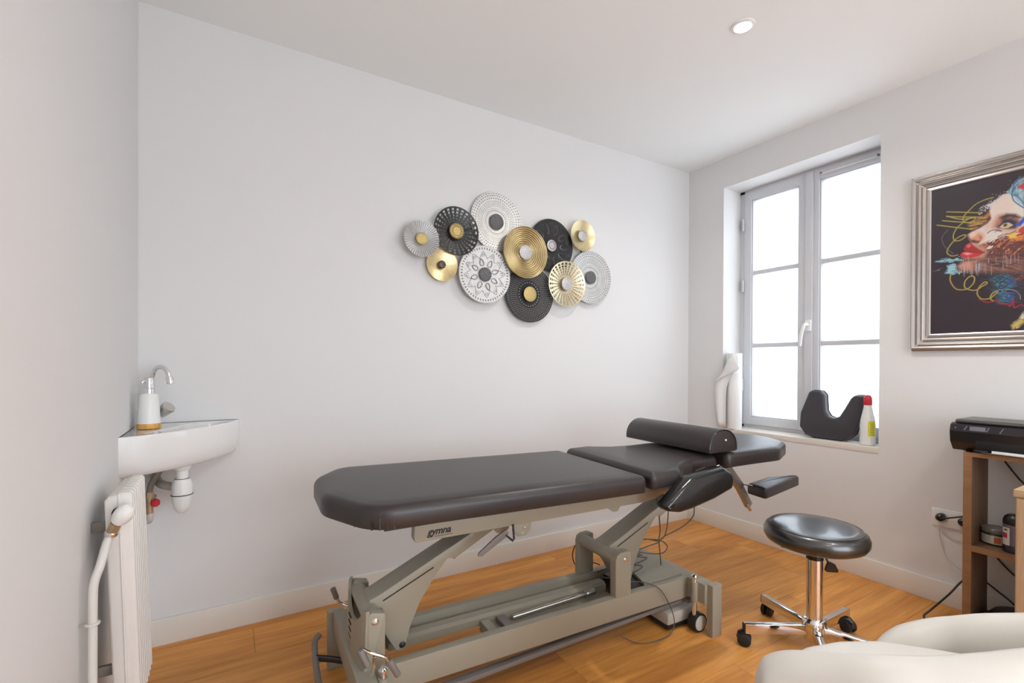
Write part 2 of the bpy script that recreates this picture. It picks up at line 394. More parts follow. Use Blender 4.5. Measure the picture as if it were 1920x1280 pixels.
# ================================================================ TREATMENT TABLE  (local axes: x along the table, y towards the back wall)
TH = radians(-2.4); TC = (1.0, 1.58, 0)
def t2w(x, y, z=0): return (x*cos(TH)-y*sin(TH), x*sin(TH)+y*cos(TH), z)
def table():
    T = thing('treatment_table', 'long electric treatment table with dark brown vinyl cushions on a beige metal frame', 'treatment table', t2w(TC[0], TC[1]), TH)
    B = lambda mb, name, m, par=None, **k: mb.build(name, m, par or T, TC, **k)
    tilt = lambda x, y: -.020*(x-.17)/1.1
    # ---- cushions
    p = [(.180, 1.50), (.280, 1.298), (1.272, 1.298), (1.285, 1.892), (.280, 1.892), (.180, 1.74)], [.16, .12, .02, .03, .11, .14], 9
    o = B(MB().cushion(*p, .667, .737, .026, .004, zf=tilt), 'leg_cushion', LEATHER)
    for k, (x, y, a) in enumerate([(.262, 1.345, .2), (.285, 1.312, 0), (.305, 1.302, -.1), (.325, 1.298, 0), (.342, 1.2975, .1), (.248, 1.362, .25)]):
        B(MB().tube([(x, y+.006, .700-.012*(k % 2)), (x+.003*a, y+.003, .688), (x+.01*a, y+.003, .6675)], [.0006, .0012, .0028], 6), 'gathered_fold', LEATHER, o)
    th = [(1.300, 1.302), (1.445, 1.302), (1.475, 1.325), (1.53, 1.365), (1.62, 1.395), (1.786, 1.398), (1.79, 1.79), (1.62, 1.795), (1.53, 1.82), (1.475, 1.86), (1.445, 1.888), (1.318, 1.888)]
    B(MB().cushion(th, [.02, .03, .05, .08, .08, .03, .03, .08, .08, .05, .03, .02], 4, .653, .722, .028, .004, zf=lambda x, y: .010*(x-1.3)/.5), 'thigh_cushion', LEATHER)
    hd = [(1.812, 1.372), (2.14, 1.345), (2.31, 1.42), (2.385, 1.55), (2.385, 1.66), (2.31, 1.79), (2.14, 1.85), (1.812, 1.822)]
    B(MB().cushion(hd, [.03, .10, .08, .07, .07, .08, .10, .03], 6, .672, .740, .024, .004, zf=lambda x, y: .008*(x-1.8)/.6), 'head_cushion', LEATHER)
    # boards below the cushions
    B(MB().box(.33, 1.26, 1.36, 1.83, .642, .655, .002), 'support_board', DARKPL)
    B(MB().box(1.34, 1.76, 1.44, 1.75, .640, .654, .002), 'support_board', DARKPL)
    B(MB().box(1.85, 2.25, 1.42, 1.77, .656, .673, .002), 'support_board', DARKPL)
    # ---- upper frame beams
    bo = [(.428, .592), (.434, .578), (1.355, .577), (1.42, .585), (1.50, .616), (1.455, .634), (1.30, .6365), (.49, .6385), (.482, .634), (.430, .634)]
    beam = B(MB().prism(round_poly(bo, .006, 3), 'xz', 1.400, 1.432, .004), 'side_beam', FRAME)
    B(MB().prism(round_poly(bo, .006, 3), 'xz', 1.728, 1.760, .004), 'side_beam', FRAME)
    for x in (.455, .69, 1.02): B(MB().box(x, x+.055 if x < .5 else x+.03, 1.403, 1.757, .630, .650, .002), 'cross_bar', FRAME)
    B(MB().box(1.40, 1.52, 1.43, 1.73, .585, .64, .004), 'cross_bar', FRAME)
    # lettering on the near beam
    cu = bpy.data.curves.new('lettering', 'FONT'); cu.body = 'gymna'; cu.size = .030; cu.shear = .28; cu.extrude = .0004; cu.offset = .0007; cu.space_character = .97
    tmp = bpy.data.objects.new('tmp', cu); COL.objects.link(tmp); bpy.context.view_layer.update()
    me = bpy.data.meshes.new_from_object(tmp.evaluated_get(bpy.context.evaluated_depsgraph_get())); bpy.data.objects.remove(tmp)
    me.name = 'lettering'; me.materials.clear(); me.materials.append(INK)
    lo = bpy.data.objects.new('lettering', me); COL.objects.link(lo); lo.parent = beam
    lo.location = (.470-TC[0], 1.3992-TC[1], .5955); lo.rotation_euler = (pi/2, 0, 0)
    B(MB().box(.492, .552, 1.3990, 1.3997, .5885, .5897), 'lettering_underline', INK, beam, smooth=False)
    # ---- lifting arms (two, same shape, .95 apart)
    def arm(dx):
        body = [(.300, .352), (.322, .384), (.345, .392), (.745, .574), (.80, .574), (.775, .548), (.60, .458), (.60, .4625), (.578, .4655), (.532, .412), (.484, .345), (.452, .275), (.432, .205), (.418, .198), (.402, .208), (.352, .295)]
        a = MB().prism([(x+dx, z) for x, z in round_poly(body, .008, 3)], 'xz', 1.508, 1.600, .004)
        ao = B(a, 'lift_arm', FRAME)
        s = MB().obox((.362+dx, 1.5075, .374), (.528+dx, 1.5075, .4465), .0016, .0035)
        B(s, 'slot', DARKGAP, ao, smooth=False)
        B(MB().lathe([(.0, .006), (.006, .005), (.0105, .001), (.0105, -.004)], (.424+dx, 1.5085, .219), 16, (0, -1, 0)), 'pivot_bolt', CHROME if dx else DARKPL, ao)
        B(MB().cyl((.318+dx, 1.462, .353), (.318+dx, 1.682, .353), .0255, 24, b=.002), 'pivot_tube', FRAME, ao)
        return ao
    arm(0); arm(.952)
    # small plates where the arms reach the top frame
    B(MB().prism(round_poly([(.70, .58), (.745, .535), (.775, .53), (.79, .545), (.79, .58)], .004, 2), 'xz', 1.470, 1.478, .001), 'mounting_plate', FRAME)
    # ---- base frame
    B(MB().box(.285, 1.645, 1.435, 1.467, .122, .210, .005), 'base_rail', FRAME)
    B(MB().box(.285, 1.645, 1.668, 1.700, .122, .210, .005), 'base_rail', FRAME)
    B(MB().box(.262, .318, 1.345, 1.845, .130, .2105, .004), 'crossbar', FRAME)
    B(MB().box(1.640, 1.698, 1.345, 1.845, .128, .2105, .004), 'crossbar', FRAME)
    for x0, x1, y0, y1 in ((1.655, 1.711, 1.319, 1.349), (1.655, 1.711, 1.842, 1.872), (.243, .300, 1.319, 1.349), (.243, .300, 1.842, 1.872)):
        B(MB().box(x0, x1, y0, y1, 0, .212, .003), 'foot_post', FRAME)
    lk = [(1.596, .156), (1.597, .180), (1.607, .190), (1.640, .190), (1.650, .178), (1.650, .156)]
    B(MB().prism(lk, 'yz', .40, 1.33, .004), 'centre_beam', FRAME)
    B(MB().box(.735, 1.32, 1.468, 1.592, .140, .158, .003), 'actuator_tray', FRAME)
    for x in (.735, .80): B(MB().box(x, x+.035, 1.50, 1.590, .15, .178, .003), 'actuator_block', GREYPL if x > .78 else FRAME)
    B(MB().cyl((.86, 1.57, .168), (1.235, 1.57, .180), .009, 12), 'actuator_rod', STEEL)
    B(MB().cyl((1.20, 1.57, .179), (1.245, 1.57, .181), .013, 14, b=.002), 'rod_clevis', HINGE)
    # uprights right
    for y0, y1 in ((1.435, 1.470), (1.674, 1.704)):
        q = [(1.243, .205), (1.243, .352), (1.250, .372), (1.268, .381), (1.302, .383), (1.322, .376), (1.322, .205)]
        u = B(MB().prism(round_poly(q, .006, 3), 'xz', y0, y1, .004), 'upright_post', FRAME)
        B(MB().lathe([(.0, .006), (.006, .005), (.0095, .001), (.0095, -.002)], (1.292, y0, .352), 16, (0, -1, 0)), 'bolt', CHROME, u)
    # left: column with a moulded, slotted cover
    for y0, y1 in ((1.435, 1.475), (1.665, 1.705)):
        q = [(.300, .205), (.300, .372), (.310, .381), (.352, .371), (.352, .205)]
        u = B(MB().prism(round_poly(q, .004, 3), 'xz', y0, y1, .004), 'upright_post', FRAME)
        if y0 < 1.5: B(MB().lathe([(.0, .006), (.006, .005), (.0105, .001), (.0105, -.002)], (.322, y0, .352), 16, (0, -1, 0)), 'bolt', CHROME, u)
    cv = MB(); n = 17; rings = []
    for i in range(n):
        t = i/(n-1); y = 1.437+.266*t; bulge = .022*(1-(2*t-1)**2)**.7 if 0 < t < 1 else 0
        dip = 0 if t < .06 or t > .94 else .066*sin(pi*(t-.06)/.88)**.6
        zt = .387-dip; zb = .196-.03*(1-(2*t-1)**2)
        xo = .300-bulge*.9; 
        rings.append(cv.ring([(xo-.010, y, zb), (xo-.004, y, zt), (xo+.006, y, zt), (xo+.006, y, zb)]))
    cv._faces(rings); cover = B(cv, 'column_cover', FRAME, ang=50)
    for k in range(6):
        z = .318-.0215*k
        B(MB().tube([(.2752, 1.598, z), (.2745, 1.58, z), (.2745, 1.560, z)], .0022, 6), 'vent_slot', DARKGAP, cover)
    # panel covering the machine at the right end
    pc = MB(); rings = []
    for i in range(7):
        t = i/6; x = 1.425+.215*t; z = .205+.018*min(1, (1-t)*1.6+.0)*0+.010
        rings.append(pc.ring([(x-.045*sin(pi*0), 1.470, z-.012), (x, 1.470, z), (x+.06*(1-t), 1.664, z+.006*(1-t)), (x+.06*(1-t), 1.664, z-.012)]))
    pc._faces(rings); B(pc, 'machine_cover', FRAME)
    B(MB().box(1.36, 1.60, 1.475, 1.66, .115, .20, .01), 'motor_block', DARKPL)
    # ---- castors with chrome lock pins
    def castor(x, y, par=T):
        c = B(MB().cyl((x, y, .126), (x, y, .208), .0145, 20, b=.002), 'castor_housing', FRAME)
        B(MB().cyl((x, y, .070), (x, y, .127), .009, 16), 'castor_stem', CHROME, c)
        B(MB().lathe([(.0, .240), (.009, .238), (.0145, .232), (.0145, .227), (.0085, .222), (.0095, .206), (.010, .204)], (x, y, 0), 20), 'lock_pin', CHROME, c)
        wx = x+.016
        B(MB().lathe([(.026, -.020), (.0375, -.019), (.0385, -.014), (.0385, .014), (.0375, .019), (.026, .020)], (wx, y, .0385), 32, (0, 1, 0)), 'wheel', RUBBER, c)
        B(MB().lathe([(.0, -.0235), (.020, -.0232), (.031, -.0205), (.0315, -.018), (.0315, .018), (.031, .0205), (.02, .0232), (0, .0235)], (wx, y, .0385), 32, (0, 1, 0)), 'wheel_disc', mat('pale_grey_plastic', (.50, .47, .42), .45), c)
    for x, y in ((1.634, 1.393), (1.634, 1.797), (.335, 1.393), (.335, 1.797)): castor(x, y)
    # ---- pedal bar running low along the near side and the lifting foot bar at the left
    B(MB().obox((.36, 1.452, .072), (1.665, 1.468, .103), .030, .016, .002), 'pedal_bar', GREYPL)
    B(MB().box(1.64, 1.672, 1.43, 1.66, .098, .112, .003), 'pedal_link', GREYPL)
    fb = B(MB().tube(smooth_path([(.222, 1.885, .118), (.203, 1.87, .105), (.196, 1.80, .098), (.190, 1.70, .097), (.188, 1.55, .097), (.190, 1.40, .098), (.205, 1.30, .105), (.222, 1.285, .118)]), .0105, 12), 'foot_bar', GREYPL)
    B(MB().tube([(.195, 1.775, .098), (.25, 1.76, .085), (.33, 1.735, .062), (.37, 1.70, .055)], .0115, 10, flat=(1, .7)), 'foot_lever', DARKPL, fb)
    B(MB().tube([(.195, 1.42, .098), (.25, 1.43, .085), (.33, 1.44, .068), (.38, 1.452, .072)], .0115, 10, flat=(1, .7)), 'foot_lever', DARKPL, fb)
    # ---- crank handles
    c = B(MB().tube(smooth_path([(.276, 1.372, .318), (.290, 1.358, .312), (.326, 1.356, .292), (.338, 1.356, .280), (.344, 1.356, .268)], 5), .0048, 10), 'crank', CHROME)
    B(MB().cyl((.343, 1.356, .275), (.370, 1.356, .224), .0095, 14, b=.003), 'grip', GREYPL, c)
    B(MB().cyl((.266, 1.372, .318), (.286, 1.366, .270), .0105, 14, b=.003), 'grip', GREYPL, c)
    B(MB().cyl((.303, 1.358, .296), (.303, 1.385, .225), .0045, 10), 'crank_post', CHROME, c)
    c = B(MB().tube(smooth_path([(.270, 1.83, .272), (.280, 1.83, .250), (.300, 1.825, .236), (.335, 1.81, .222)], 5), .0055, 10), 'crank', CHROME)
    B(MB().cyl((.272, 1.83, .262), (.258, 1.83, .304), .0095, 14, b=.003), 'grip', GREYPL, c)
    # ---- side lever under the near beam
    lv = B(MB().prism(round_poly([(.770, .582), (.770, .556), (.790, .536), (.822, .536), (.838, .552), (.842, .582)], .006, 3), 'xz', 1.404, 1.412, .001), 'lever_bracket', FRAME)
    for x, z in ((.806, .545), (.815, .563)): B(MB().lathe([(.0, .003), (.0045, .002), (.0045, -.001)], (x, 1.404, z), 12, (0, -1, 0)), 'screw', STEEL, lv)
    l2 = B(MB().prism(round_poly([(.636, .502), (.650, .500), (.735, .545), (.748, .560), (.738, .572), (.700, .553), (.640, .512)], .004, 3), 'xz', 1.392, 1.400, .001), 'side_lever', GREYPL)
    B(MB().tube([(.735, 1.394, .556), (.764, 1.394, .530), (.768, 1.394, .535), (.764, 1.394, .584)], .0035, 8), 'lever_spring', DARKPL, l2)
    B(MB().prism(round_poly([(1.17, .582), (1.205, .560), (1.225, .560), (1.24, .582)], .005, 3), 'xz', 1.404, 1.412, .001), 'lever_bracket', FRAME)
    # ---- folded-down arm rest on the near side with its hinge
    ap = [(1.300, .607), (1.322, .588), (1.373, .578), (1.44, .583), (1.56, .602), (1.672, .628), (1.690, .660), (1.684, .690), (1.637, .715), (1.56, .708), (1.456, .694), (1.400, .665), (1.345, .632)]
    a = MB(); po = round_poly(ap, [.02]*5+[.02, .03, .03, .03, .08, .08, .08, .08], 6); rings = []
    for y, o, k in ((1.232, .018, 0), (1.234, .010, 0), (1.240, .003, 0), (1.250, 0, 0), (1.282, 0, 0), (1.289, .003, 0), (1.294, .010, 0)):
        rings.append(a.ring([(q.x, y+.16*(q.y-.60), q.y) for q in inset(po, o)]))
    a._faces(rings)
    ar = B(a, 'arm_rest', LEATHER2, ang=60); ar['label'] = 'black folded-down side arm rest'
    B(MB().obox((1.44, 1.318, .663), (1.70, 1.345, .680), .012, .014, .002), 'hinge_bar', HINGE)
    B(MB().obox((1.395, 1.315, .600), (1.452, 1.322, .668), .006, .010, .002), 'hinge_rod', CHROME)
    B(MB().obox((1.545, 1.300, .690), (1.60, 1.305, .697), .03, .020, .002), 'hinge_block', HINGE)
    B(MB().cyl((1.475, 1.296, .682), (1.545, 1.298, .692), .004, 10), 'hinge_rod', CHROME)
    B(MB().cyl((1.60, 1.300, .700), (1.67, 1.305, .708), .004, 10), 'hinge_rod', CHROME)
    # ---- arm support bracket and its pad under the head section
    br = B(MB().obox((1.885, 1.452, .672), (2.005, 1.452, .548), .030, .036, .003), 'pad_bracket', HINGE)
    B(MB().obox((1.985, 1.452, .570), (2.070, 1.452, .452), .022, .034, .003), 'bracket_end', HINGE, br)
    B(MB().cyl((2.035, 1.435, .462), (2.062, 1.438, .436), .007, 10), 'clamp_screw', STEEL, br)
    B(MB().box(1.84, 1.90, 1.43, 1.475, .640, .674, .003), 'bracket_mount', HINGE, br)
    B(MB().cyl((1.975, 1.452, .573), (2.12, 1.452, .535), .0045, 10), 'pad_rod', STEEL, br)
    pd = [(2.098, 1.482), (2.078, 1.372), (2.470, 1.452), (2.492, 1.478), (2.47, 1.492), (2.31, 1.520)]
    B(MB().cushion(pd, [.015, .015, .015, .01, .015, .04], 4, .498, .550, .012, .002), 'arm_pad', LEATHER)
    # ---- control box below the frame
    cb = MB().box(1.53, 1.72, 1.44, 1.60, .018, .075, .012)
    cbo = B(cb, 'control_box', mat('pale_grey_plastic', (.50, .47, .42), .45)); B(MB().box(1.525, 1.725, 1.435, 1.605, .010, .026, .006), 'box_base', BLACKPL, cbo)
    # ---- hanging cables of the table
    def cab(pts, r=.0028): B(MB().tube(smooth_path(pts, 6), r, 6), 'cable', CABLE)
    cab([(1.50, 1.50, .60), (1.58, 1.55, .50), (1.606, 1.56, .38), (1.60, 1.56, .33), (1.613, 1.56, .22)])
    cab([(1.52, 1.50, .60), (1.64, 1.55, .50), (1.645, 1.56, .37), (1.60, 1.56, .332), (1.52, 1.56, .352), (1.44, 1.56, .34), (1.40, 1.58, .30), (1.45, 1.57, .22)])
    cab([(1.79, 1.55, .60), (1.825, 1.56, .44), (1.80, 1.56, .395), (1.73, 1.56, .366), (1.63, 1.56, .345), (1.597, 1.56, .325), (1.52, 1.56, .318), (1.42, 1.57, .30)])
    cab([(1.55, 1.60, .335), (1.62, 1.57, .325), (1.652, 1.56, .295), (1.62, 1.56, .272), (1.55, 1.57, .280), (1.47, 1.57, .305), (1.38, 1.60, .335)])
    cab([(1.40, 1.60, .30), (1.50, 1.60, .265), (1.585, 1.62, .235), (1.52, 1.62, .222), (1.42, 1.60, .225), (1.36, 1.60, .21)])
    cab([(1.36, 1.58, .24), (1.45, 1.56, .25), (1.50, 1.56, .235), (1.44, 1.56, .218), (1.36, 1.58, .205)])
    cab([(1.36, 1.72, .33), (1.315, 1.78, .30), (1.30, 1.80, .24), (1.315, 1.79, .19), (1.34, 1.75, .22), (1.38, 1.70, .215)])
    cab([(1.33, 1.66, .205), (1.39, 1.64, .222), (1.43, 1.62, .212), (1.36, 1.6, .20), (1.32, 1.62, .205)])
    cab([(1.30, 1.50, .235), (1.38, 1.47, .232), (1.425, 1.43, .226), (1.47, 1.42, .195), (1.515, 1.42, .13), (1.541, 1.42, .075), (1.545, 1.42, .035), (1.515, 1.415, .006), (1.44, 1.41, .004), (1.36, 1.43, .004), (1.30, 1.47, .03)], .0022)
    cab([(1.0, 1.49, .168), (1.05, 1.495, .158), (1.10, 1.49, .165), (1.17, 1.49, .185), (1.20, 1.50, .170)], .0022)
    # ---- half-round bolster lying on the table
    bx, by, bz = 1.785, 1.63, .7415
    Bo = thing('bolster_cushion', 'dark brown half-round bolster lying across the treatment table', 'cushion', t2w(bx, by, bz), TH)
    prof = [(-.088, .004), (-.088, .018)] + [(-.088*cos(pi*i/18), .018+.080*sin(pi*i/18)) for i in range(1, 18)] + [(.088, .018), (.088, .004), (.080, 0), (-.080, 0)]
    MB().prism([Vector((x+bx, z+bz)) for x, z in prof], 'xz', 1.373, 1.887, .005, 3).build('cover', LEATHER, Bo, (bx, by, bz), ang=50)
    rim = [Vector((x*.985+bx, 1.374, z*.985+bz+.001)) for x, z in prof[1:-2]]
    MB().tube(rim, .0035, 8).build('piping', LEATHER2, Bo, (bx, by, bz))
    MB().lathe([(0, .002), (.003, .003), (.0055, .002), (.0065, -.001)], (bx+.014, 1.3725, bz+.052), 14, (0, -1, 0)).build('eyelet', CHROME, Bo, (bx, by, bz))
table()

# ================================================================ STOOL
def stool():
    cx, cy = 1.995, 1.0
    S = thing('swivel_stool', 'round black padded swivel stool on a five-star chrome castor base', 'stool', (cx, cy, 0)); off = (cx, cy, 0)
    c = (cx, cy, 0)
    st = MB().lathe([(.10, .412), (.150, .414), (.170, .424), (.1795, .440), (.1805, .458), (.174, .474), (.163, .4835), (.1590, .4842), (.152, .4875), (.13, .4895), (.08, .4905), (0, .491)], c, 56, capb=False).build('seat', STOOLV, S, off, ang=60)
    MB().tube([(cx+.1605*cos(a*pi/32), cy+.1605*sin(a*pi/32), .4842) for a in range(64)], .0018, 6, closed=True).build('seam', LEATHER2, st, off)
    MB().box(cx-.11, cx-.055, cy+.02, cy+.075, .398, .418, .006).build('screw_boss', BLACKPL, st, off)
    MB().cyl((cx, cy, .392), (cx, cy, .418), .026, 20, b=.003).build('seat_mount', BLACKPL, S, off)
    MB().cyl((cx, cy, .36), (cx, cy, .40), .018, 20).build('piston', CHROME, S, off)
    MB().lathe([(.0290, .356), (.0305, .357), (.0305, .372), (.020, .376)], c, 24).build('collar', BLACKPL, S, off)
    MB().lathe([(.0285, .10), (.0285, .356), (.025, .358)], c, 32).build('gas_column', CHROME, S, off)
    MB().lathe([(.036, .036), (.0385, .040), (.0385, .096), (.043, .102), (.043, .112), (.037, .121), (.029, .123)], c, 32).build('hub', CHROME, S, off)
    d = Vector((.857, -.515, 0)); nrm = Vector((.515, .857, 0)); o0 = Vector((cx, cy, 0))-nrm*.02
    Q = lambda r, z, k=0: o0+d*r+nrm*k+Vector((0, 0, z))
    lv = MB().tube(smooth_path([Q(.018, .402), Q(.024, .385), Q(.032, .365), Q(.042, .345)]), .0035, 8).build('height_lever', BLACKPL, S, off)
    pp = [(.038, .350), (.048, .352), (.066, .343), (.086, .312), (.083, .306), (.040, .309), (.034, .316), (.035, .334)]
    m = MB(); m._faces([m.ring([Q(r, z, k-.3*(z-.35)) for r, z in pp]) for k in (-.005, .004)]); m.build('paddle', BLACKPL, lv, off)
    for k in range(5):
        a = radians(145-72*k); u = Vector((cos(a), sin(a), 0)); v = Vector((-sin(a), cos(a), 0)); o = Vector(c)
        A = o+u*.034+Vector((0, 0, .078)); Bp = o+u*.268+Vector((0, 0, .072))
        leg = MB().obox(A, Bp, .026, .040, .005).build('base_arm', CHROME, S, off)
        MB().obox(Bp-u*.002, Bp+u*.004, .022, .036, .002).build('end_cap', BLACKPL, leg, off)
        wc = o+u*.252+Vector((0, 0, .025))
        sw = radians(25+40*k); ax = (v*cos(sw)+u*sin(sw)).normalized(); fw = ax.cross(Vector((0, 0, 1)))
        wc2 = wc+fw*.014
        cm = MB()
        for s in (-1, 1): cm.lathe([(.0, -.009), (.020, -.009), (.025, -.006), (.025, .006), (.020, .009), (0, .009)], wc2+ax*.0125*s, 24, ax)
        co = cm.build('castor', RUBBER, leg, off)
        MB().tube([wc2+ax*0+fw*.020+Vector((0, 0, .0)), wc2+fw*.014+Vector((0, 0, .018)), wc2+Vector((0, 0, .027)), wc+Vector((0, 0, .032))], [.010, .014, .014, .008], 10).build('castor_hood', BLACKPL, leg, off)
stool()

# ================================================================ METAL WALL SCULPTURE
def node_polar(name, base, dark, bands, rough=.3, metal=.8, spokes=0, mode='dots'):
    """metal whose punched dots / ribs follow rings around the object origin. bands: (r0, r1, count)"""
    m = bpy.data.materials.new(name); m.use_nodes = True; nt = m.node_tree; N = nt.nodes; L = nt.links; b = N['Principled BSDF']
    b.inputs['Roughness'].default_value = rough; b.inputs['Metallic'].default_value = metal
    tc = N.new('ShaderNodeTexCoord'); sp = N.new('ShaderNodeSeparateXYZ'); L.new(tc.outputs['Object'], sp.inputs[0])
    def M(op, a, c=None, d=None):
        n = N.new('ShaderNodeMath'); n.operation = op
        for i, q in enumerate((a, c, d)):
            if q is None: continue
            if isinstance(q, (int, float)): n.inputs[i].default_value = q
            else: L.new(q, n.inputs[i])
        return n.outputs[0]
    r = M('SQRT', M('ADD', M('MULTIPLY', sp.outputs[0], sp.outputs[0]), M('MULTIPLY', sp.outputs[2], sp.outputs[2])))
    th = M('ARCTAN2', sp.outputs[2], sp.outputs[0])
    tot = None
    for r0, r1, cnt in bands:
        inb = M('MULTIPLY', M('GREATER_THAN', r, r0), M('LESS_THAN', r, r1))
        sgn = M('GREATER_THAN', M('SINE', M('MULTIPLY', th, cnt)), .15) if cnt else 1.0
        q = M('MULTIPLY', inb, sgn)
        tot = q if tot is None else M('MAXIMUM', tot, q)
    mx = N.new('ShaderNodeMix'); mx.data_type = 'RGBA'; mx.inputs['A'].default_value = (*base, 1); mx.inputs['B'].default_value = (*dark, 1)
    L.new(tot, mx.inputs['Factor'])
    nz = N.new('ShaderNodeTexNoise'); nz.inputs['Scale'].default_value = 40; L.new(tc.outputs['Object'], nz.inputs['Vector'])
    mr = N.new('ShaderNodeMapRange'); mr.inputs['To Min'].default_value = .8; mr.inputs['To Max'].default_value = 1.15; L.new(nz.outputs['Fac'], mr.inputs['Value'])
    hs = N.new('ShaderNodeHueSaturation'); L.new(mr.outputs[0], hs.inputs['Value']); L.new(mx.outputs['Result'], hs.inputs['Color']); L.new(hs.outputs[0], b.inputs['Base Color'])
    bp = N.new('ShaderNodeBump'); bp.inputs['Strength'].default_value = .5; bp.inputs['Distance'].default_value = .002; bp.invert = True
    L.new(tot, bp.inputs['Height']); L.new(bp.outputs[0], b.inputs['Normal'])
    return m

